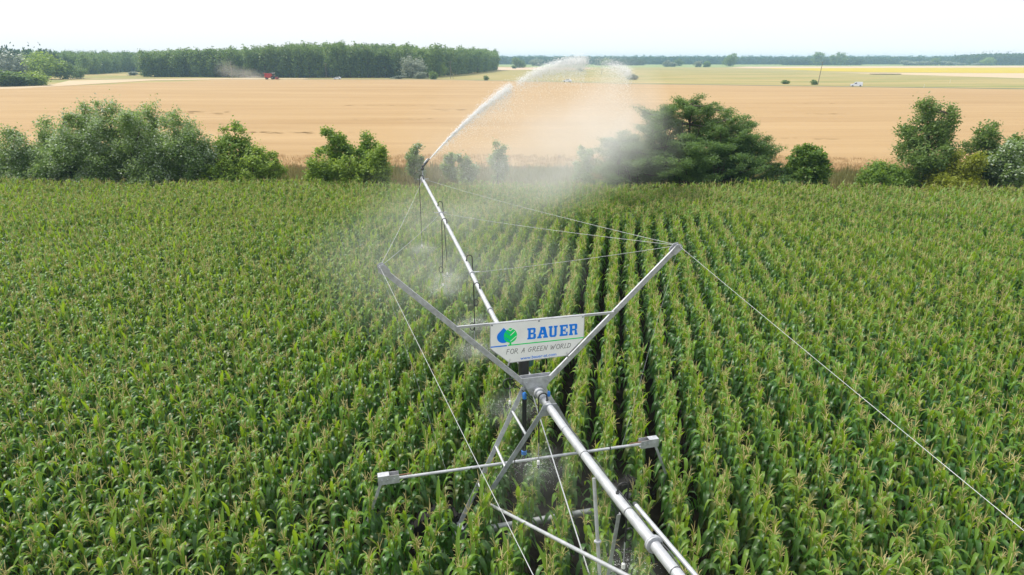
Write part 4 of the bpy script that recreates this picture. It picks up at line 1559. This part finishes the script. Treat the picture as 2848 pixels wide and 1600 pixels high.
def spart(mb, name, mat, parent=None, smooth=False):
    mb.v = [tuple(Vector(q) - SO) for q in mb.v]
    return mb.build(name, M[mat], parent or sg, smooth)


def sp(u, v, lift=0.0):
    """Board point: u right from the left edge (0..1355), v down from the top edge."""
    return P(SOFF - lift, -1.06 + u * SX, 5.672 - v * SZ)


def spoly(mb, pts, lift, t=.0015):
    k = len(pts)
    f = [sp(u, v, lift) for u, v in pts]
    b = [sp(u, v, lift - t) for u, v in pts]
    mb.add(f + b, [tuple(range(k)), tuple(reversed(range(k, 2 * k)))] + [(i, i + k, (i + 1) % k + k, (i + 1) % k) for i in range(k)])


board = [(0, 0), (1355, 0), (1355, 332), (1112, 572), (270, 586), (0, 350)]
mb = MB()
spoly(mb, board, 0.0, .012)
panel = spart(mb, 'panel', 'signwhite')
fr = MB()
for a_, b_ in zip(board, board[1:] + board[:1]):
    fr.bar(sp(a_[0], a_[1], -.008), sp(b_[0], b_[1], -.008), .014, .02, A)
spart(fr, 'panel_edge', 'galv')
for u in (25, 690, 1330):
    spart(MB().lathe([(.022, 0), (.022, .01), (.01, .018)], sp(u, 14, .0), -A, 8), 'bolt', 'galv_dark')
for s, u, v in ((-1, 280, 570), (1, 1105, 560)):
    q = sp(u, v, -.004)
    cr = (q - T0).dot(C)
    mb = MB()
    tz = 4.02 + (abs(cr) - .0) * .97
    mb.bar(q + UP * .06, q - UP * .10 + C * (s * .05), .035, .008, A)
    spart(mb, 'bracket', 'galv')

# logo: drop, leaf-tree, lines
mb = MB()
drop_pts = [(188, 67)]
for i in range(1, 30):
    a = R(-38 + 256 * i / 30)
    drop_pts.append((188 + 95 * math.cos(a), 195 + 92 * math.sin(a)))
spoly(mb, drop_pts, .003)
spart(mb, 'drop_emblem', 'signblue', panel)
mb = MB()
tree_pts = []
for i in range(36):
    a = 2 * math.pi * i / 36
    rr = 1.0 + (.09 if abs(a - 1.5 * math.pi) < .2 else 0)
    tree_pts.append((283 + 94 * math.cos(a) * rr, 190 + 101 * math.sin(a) * rr))
spoly(mb, tree_pts, .005)
spoly(mb, [(271, 285), (294, 285), (297, 322), (268, 322)], .005)
spart(mb, 'tree_emblem', 'signgreen', panel)
mb = MB()
for x0, y0, x1, y1, wv in ((283, 270, 372, 200, 9), (283, 185, 345, 130, 9), (283, 120, 318, 92, 9), (283, 120, 252, 95, 9)):
    d = Vector((x1 - x0, y1 - y0)).normalized()
    nx, ny = -d.y * wv / 2, d.x * wv / 2
    spoly(mb, [(x0 + nx, y0 + ny), (x1 + nx, y1 + ny), (x1 - nx, y1 - ny), (x0 - nx, y0 - ny)], .007)
spart(mb, 'leaf_vein', 'signwhite', panel)
mb = MB()
for x0, y0, x1, y1, wv in ((283, 270, 196, 200, 6), (283, 185, 215, 130, 6)):
    d = Vector((x1 - x0, y1 - y0)).normalized()
    nx, ny = -d.y * wv / 2, d.x * wv / 2
    spoly(mb, [(x0 + nx, y0 + ny), (x1 + nx, y1 + ny), (x1 - nx, y1 - ny), (x0 - nx, y0 - ny)], .007)
spart(mb, 'leaf_vein', 'signblue', panel)
mb = MB()
spoly(mb, [(4, 320), (232, 320), (232, 337), (4, 337)], .003)
spart(mb, 'blue_line', 'signblue', panel)
mb = MB()
spoly(mb, [(247, 320), (1350, 318), (1350, 333), (247, 335)], .003)
spart(mb, 'green_line', 'signgreen', panel)

# slab letters B A U E R from blocks; cell coordinates 0..100 wide, 0..100 down
GLY = {
    'B': [[(0, 0), (45, 0), (45, 16), (0, 16)], [(10, 16), (40, 16), (40, 84), (10, 84)], [(0, 84), (45, 84), (45, 100), (0, 100)],
          [(45, 0), (84, 0), (96, 8), (96, 38), (84, 49), (70, 49), (70, 16), (45, 16)], [(40, 42), (70, 42), (70, 57), (40, 57)],
          [(70, 49), (86, 51), (100, 60), (100, 90), (88, 100), (45, 100), (45, 84), (70, 84)]],
    'A': [[(28, 0), (72, 0), (78, 16), (28, 16)], [(30, 16), (52, 16), (32, 84), (8, 84)], [(48, 16), (78, 16), (95, 84), (66, 84)],
          [(0, 84), (42, 84), (42, 100), (0, 100)], [(56, 84), (100, 84), (100, 100), (56, 100)], [(34, 52), (70, 52), (72, 67), (30, 67)]],
    'U': [[(0, 0), (44, 0), (44, 16), (0, 16)], [(9, 16), (37, 16), (37, 80), (50, 86), (50, 100), (24, 100), (9, 86)],
          [(58, 0), (100, 0), (100, 16), (58, 16)], [(65, 16), (91, 16), (91, 86), (76, 100), (50, 100), (50, 86), (65, 80)]],
    'E': [[(0, 0), (100, 0), (100, 34), (82, 34), (80, 16), (0, 16)], [(10, 16), (42, 16), (42, 84), (10, 84)],
          [(0, 84), (80, 84), (82, 64), (100, 64), (100, 100), (0, 100)], [(42, 42), (62, 42), (62, 32), (74, 32), (74, 68), (62, 68), (62, 57), (42, 57)]],
    'R': [[(0, 0), (45, 0), (45, 16), (0, 16)], [(9, 16), (38, 16), (38, 84), (9, 84)], [(0, 84), (46, 84), (46, 100), (0, 100)],
          [(45, 0), (82, 0), (94, 8), (94, 44), (82, 54), (66, 54), (66, 16), (45, 16)], [(38, 44), (66, 44), (66, 60), (38, 60)],
          [(66, 54), (82, 54), (91, 62), (91, 84), (100, 84), (100, 100), (66, 100)]],
}
for ch, x0, x1 in (('B', 525, 648), ('A', 668, 822), ('U', 832, 962), ('E', 993, 1112), ('R', 1132, 1260)):
    mb = MB()
    for i, poly in enumerate(GLY[ch]):
        spoly(mb, [(x0 + (x1 - x0) * a / 100, 108 + 163 * b / 100) for a, b in poly], .003 + i * .0003)
    spart(mb, 'letter', 'signblue', panel)

# slogan: hand-drawn slanting capitals as thin strokes
STROKE = {
    'F': [[(10, 0), (0, 100)], [(6, 2), (70, -4)], [(4, 48), (52, 42)]], 'O': [[(60 + 45 * math.cos(t), 50 + 50 * math.sin(t)) for t in np.linspace(0, 6.28, 13)]],
    'R': [[(12, 0), (0, 100)], [(2, 4), (60, 2), (72, 22), (55, 45), (6, 52)], [(30, 52), (95, 108)]], 'A': [[(0, 104), (62, 0), (76, 100)], [(14, 66), (82, 58)]],
    'G': [[(92, 16), (62, 2), (22, 30), (8, 70), (34, 100), (76, 84), (84, 56)], [(50, 56), (104, 54)]], 'E': [[(12, 0), (0, 98)], [(10, 2), (76, -2)], [(6, 50), (60, 46)], [(0, 98), (74, 94)]],
    'N': [[(0, 100), (18, 2), (66, 98), (92, -4)]], 'W': [[(0, 0), (14, 98), (58, 22), (70, 98), (128, -6)]], 'L': [[(14, 0), (0, 98), (62, 94)]],
    'D': [[(14, 0), (0, 98)], [(4, 2), (64, 10), (84, 44), (60, 84), (0, 98)]],
}
ADV = {'F': 78, 'O': 112, 'R': 100, 'A': 92, 'G': 112, 'E': 84, 'N': 102, 'W': 128, 'L': 72, 'D': 92, ' ': 62}
txt = 'FOR A GREEN WORLD'
tot = sum(ADV[c] for c in txt)
cur = 0.0
sx = 945.0 / tot
for ch in txt:
    if ch != ' ':
        mb = MB()
        for line in STROKE[ch]:
            for (ax, ay), (bx, by) in zip(line, line[1:]):
                p0 = Vector((225 + (cur + ax * .86) * sx + (100 - ay) * .09, 388 + ay * .68))
                p1 = Vector((225 + (cur + bx * .86) * sx + (100 - by) * .09, 388 + by * .68))
                d = (p1 - p0)
                if d.length < 1e-6:
                    continue
                d.normalize()
                p0 -= d * 1.5
                p1 += d * 1.5
                nn = Vector((-d.y, d.x)) * 3.0
                spoly(mb, [tuple(p0 + nn), tuple(p1 + nn), tuple(p1 - nn), tuple(p0 - nn)], .003)
        spart(mb, 'slogan_letter', 'signgrey', panel)
    cur += ADV[ch]

# web address in plain round type
fc = bpy.data.curves.new('web_address', 'FONT')
fc.body = 'www.bauer-at.com'
fc.size = 1.0
fc.offset = 0.012
to = bpy.data.objects.new('web_address_curve', fc)
COL.objects.link(to)
bpy.context.view_layer.update()
dg = bpy.context.evaluated_depsgraph_get()
tm = bpy.data.meshes.new_from_object(to.evaluated_get(dg))
bpy.data.objects.remove(to)
xs = [v.co.x for v in tm.vertices]
x0, x1 = min(xs), max(xs)
for v in tm.vertices:
    u = 425 + 527 * (v.co.x - x0) / (x1 - x0)
    vv = 560 - v.co.y * 62 - 8 * (u - 425) / 527
    v.co = sp(u, vv, .003) - SO
tm.materials.clear()
tm.materials.append(M['signblue'])
tm.name = 'web_address'
obj('web_address', tm, panel)

# ------------------------------------------------------------------ water: jet, sprinkler fans, drifting mist
def watermat():
    m, n, o = newmat('water_drops')
    p = N(n, 'ShaderNodeBsdfDiffuse')
    p.inputs['Color'].default_value = (0.98, 0.985, 0.99, 1)
    t = N(n, 'ShaderNodeBsdfTranslucent')
    t.inputs['Color'].default_value = (0.98, 0.985, 0.99, 1)
    ms = N(n, 'ShaderNodeMixShader')
    ms.inputs[0].default_value = .5
    n.links.new(p.outputs[0], ms.inputs[1])
    n.links.new(t.outputs[0], ms.inputs[2])
    n.links.new(ms.outputs[0], o.inputs['Surface'])
    return m


M['water'] = watermat()
OCT = quads('water_drop', [(1, 0, 0), (-1, 0, 0), (0, 1, 0), (0, -1, 0), (0, 0, 1), (0, 0, -1)],
            [(0, 2, 4), (2, 1, 4), (1, 3, 4), (3, 0, 4), (2, 0, 5), (1, 2, 5), (3, 1, 5), (0, 3, 5)], M['water'])
OCT.polygons.foreach_set('use_smooth', [True] * len(OCT.polygons))
G = np.array(gn)
HD = np.array([.588, .809])
rg = np.random.default_rng(77)


def jet(s):
    return np.column_stack([G[0] + HD[0] * s, G[1] + HD[1] * s, G[2] + .635 * s - .0222 * s * s])


def cloud(s, sig, dn_mean, n):
    """Points round the jet path; dn_mean lets drops fall away below the stream."""
    c = jet(s)
    k = len(s)
    lat = rg.normal(0, 1, k) * sig
    up = rg.normal(0, 1, k) * sig - rg.exponential(1, k) * dn_mean
    nrm = np.array([HD[1], -HD[0]])
    c[:, 0] += nrm[0] * lat
    c[:, 1] += nrm[1] * lat
    c[:, 2] += up
    return c


pts, rad = [], []
# first pulse: tight near the gun, widening to a sharp head
s = 6.6 * rg.random(4800) ** .6
pts.append(cloud(s, .010 + .016 * s, .01 + .012 * s ** 1.3, 0)); rad.append(rg.uniform(.006, .016, len(s)))
s = 6.6 * rg.random(7000) ** .5
pts.append(cloud(s, .03 + .03 * s, .04 + .09 * s, 0)); rad.append(rg.uniform(.005, .011, len(s)))
# second pulse
s = 7.0 + 7.4 * (rg.random(10500) ** .62)
pts.append(cloud(s, .05 + .016 * (s - 5), .08 + .04 * (s - 6), 0)); rad.append(rg.uniform(.006, .016, len(s)))
s = 6.6 + 7.8 * rg.random(6000) ** .8
pts.append(cloud(s, .16, .5, 0)); rad.append(rg.uniform(.005, .012, len(s)))
# third pulse, spent and falling
s = 16.4 + 4.0 * (rg.random(3800) ** .5)
pts.append(cloud(s, .14, .28, 0)); rad.append(rg.uniform(.006, .015, len(s)))
s = 15.2 + 5.2 * rg.random(6000) ** .8
pts.append(cloud(s, .3, 1.0, 0)); rad.append(rg.uniform(.005, .011, len(s)))
pts, rad = np.concatenate(pts), np.concatenate(rad)
jd2 = math.atan2(HD[1], HD[0])
rot = np.column_stack([np.zeros(len(pts)), np.full(len(pts), -.3), np.full(len(pts), jd2)])
jo = scatter('water_jet', pts, rot, np.column_stack([rad * 2.6, rad, rad]), np.zeros(len(pts)), [OCT])
tag(jo, 'white water jet arching from the end gun in three pulses', 'water jet', kind='stuff')
core = MB()
cs = np.linspace(0, 2.6, 12)
core.tube([tuple(q) for q in jet(cs)], list(np.interp(cs, [0, 1, 2.6], [.02, .03, .01])), 8)
tag(core.build('jet_core', M['water']), 'solid white start of the water jet at the gun nozzle', 'water jet', kind='stuff')

# fans thrown by the sprinkler nozzles
pts, rad, rots = [], [], []
for (c, zt) in DROPS:
    k = 500
    a = rg.uniform(0, 2 * math.pi, k)
    d = .75 * rg.random(k) ** .8
    pts.append(np.column_stack([c.x + np.cos(a) * d, c.y + np.sin(a) * d, c.z + .02 + .10 * d - .35 * d * d + rg.normal(0, .012, k)]))
    rad.append(rg.uniform(.0018, .0042, k) * (1.2 - .5 * d / .75))
    rots.append(np.column_stack([np.zeros(k), np.zeros(k), a]))
pts, rad, rots = np.concatenate(pts), np.concatenate(rad), np.concatenate(rots)
fo = scatter('sprinkler_spray', pts, rots, np.column_stack([rad * 4, rad, rad]), np.zeros(len(pts)), [OCT])
tag(fo, 'fine rings of droplets thrown by the hanging sprinkler nozzles', 'spray', kind='stuff')


def mistmat(name, dens, col=(1, 1, 1), nscale=1.3, power=1.5, contrast=(.25, .75)):
    m, n, o = newmat(name)
    tc = N(n, 'ShaderNodeTexCoord')
    ln = N(n, 'ShaderNodeVectorMath', operation='LENGTH')
    n.links.new(tc.outputs['Object'], ln.inputs[0])
    f = N(n, 'ShaderNodeMapRange')
    f.inputs[1].default_value = 1.0
    f.inputs[2].default_value = 0.0
    n.links.new(ln.outputs['Value'], f.inputs[0])
    pw = N(n, 'ShaderNodeMath', operation='POWER')
    n.links.new(f.outputs[0], pw.inputs[0])
    pw.inputs[1].default_value = power
    nz = ramp(n, noise(n, nscale, 3, .55, vec=tc.outputs['Object']), *contrast)
    mu = N(n, 'ShaderNodeMath', operation='MULTIPLY')
    n.links.new(pw.outputs[0], mu.inputs[0])
    n.links.new(nz, mu.inputs[1])
    m2 = N(n, 'ShaderNodeMath', operation='MULTIPLY')
    n.links.new(mu.outputs[0], m2.inputs[0])
    m2.inputs[1].default_value = dens
    v = N(n, 'ShaderNodeVolumePrincipled')
    v.inputs['Color'].default_value = rgba(col)
    v.inputs['Anisotropy'].default_value = 0.25
    n.links.new(m2.outputs[0], v.inputs['Density'])
    n.links.new(v.outputs[0], o.inputs['Volume'])
    return m


def puff(name, label, loc, rad, rot, dens, power=1.2, nscale=1.6, col=(1, 1, 1), contrast=(.25, .75)):
    bm = bmesh.new()
    bmesh.ops.create_icosphere(bm, subdivisions=3, radius=1.0)
    me = bpy.data.meshes.new(name)
    bm.to_mesh(me)
    bm.free()
    me.materials.append(mistmat(name, dens, col, nscale, power, contrast))
    o = obj(name, me, None, loc, rot, rad)
    tag(o, label, 'mist', kind='stuff')
    return o


jz = jd2
puff('jet_mist', 'fine mist hanging below the water jet over the verge', (3.6, 43.4, 5.3), (10.5, 3.4, 4.2), (0, -.10, jz), .15, .8)
puff('drifting_mist', 'broad veil of spray drifting over the verge saplings', (2.2, 48.8, 5.2), (11.0, 5.0, 5.4), (0, 0, .15), .095, .7)
puff('gun_mist', 'mist gathering round the end gun above the maize', (-1.4, 37.0, 4.2), (7.5, 5.5, 3.2), (0, 0, .6), .062, .8)
puff('pipe_mist', 'thin spray haze round the overhang pipe', (-3.0, 27.0, 3.4), (6.0, 10.0, 2.2), (0, 0, .25), .075, .8)
puff('falling_mist', 'soft falling water below the spent end of the jet', (7.2, 47.4, 7.2), (4.6, 3.4, 4.4), (0, 0, .9), .18, .8)
for i, (c, zt) in enumerate(DROPS):
    puff('nozzle_mist', 'small cloud of mist at a hanging sprinkler nozzle', (c.x, c.y, c.z - .05), (.95, .95, .42), (0, 0, 0), .75 if c.y > 16 else .45, 1.0, 2.5)
puff('tower_mist', 'light spray haze inside the wheeled tower', (.9, 12.2, 2.2), (2.2, 2.4, 1.2), (0, 0, 0), .06, .9)
puff('harvest_dust', 'grey dust cloud trailing the red harvester', (-150, 400, 3.2), (15, 5, 4.6), (0, .12, 0), .10, 1.0, 2.2, (.86, .82, .76))
puff('harvest_dust', 'pale dust low behind the red harvester', (-145, 399, 1.3), (9, 3, 1.7), (0, 0, 0), .22, 1.0, 2.2, (.9, .86, .8))
puff('harvest_dust', 'old dust column rising before the plantation', (-163, 408, 6.0), (8, 5, 6.5), (0, 0, 0), .055, 1.0, 1.8, (.86, .82, .76))

# ------------------------------------------------------------------ air
m, n, o = newmat('air')
v = N(n, 'ShaderNodeVolumePrincipled')
v.inputs['Color'].default_value = (.46, .74, 1.0, 1)
v.inputs['Density'].default_value = 0.00024
n.links.new(v.outputs[0], o.inputs['Volume'])
hz = MB()
hz.prism([(-5200, -380), (5200, -380), (5200, 4200), (-5200, 4200)], (0, 0, -1.2), (1, 0, 0), (0, 1, 0), (0, 0, 1), 29.0)
ho = hz.build('haze', m, smooth=False)
tag(ho, 'pale summer haze over the plain', 'haze', kind='stuff')
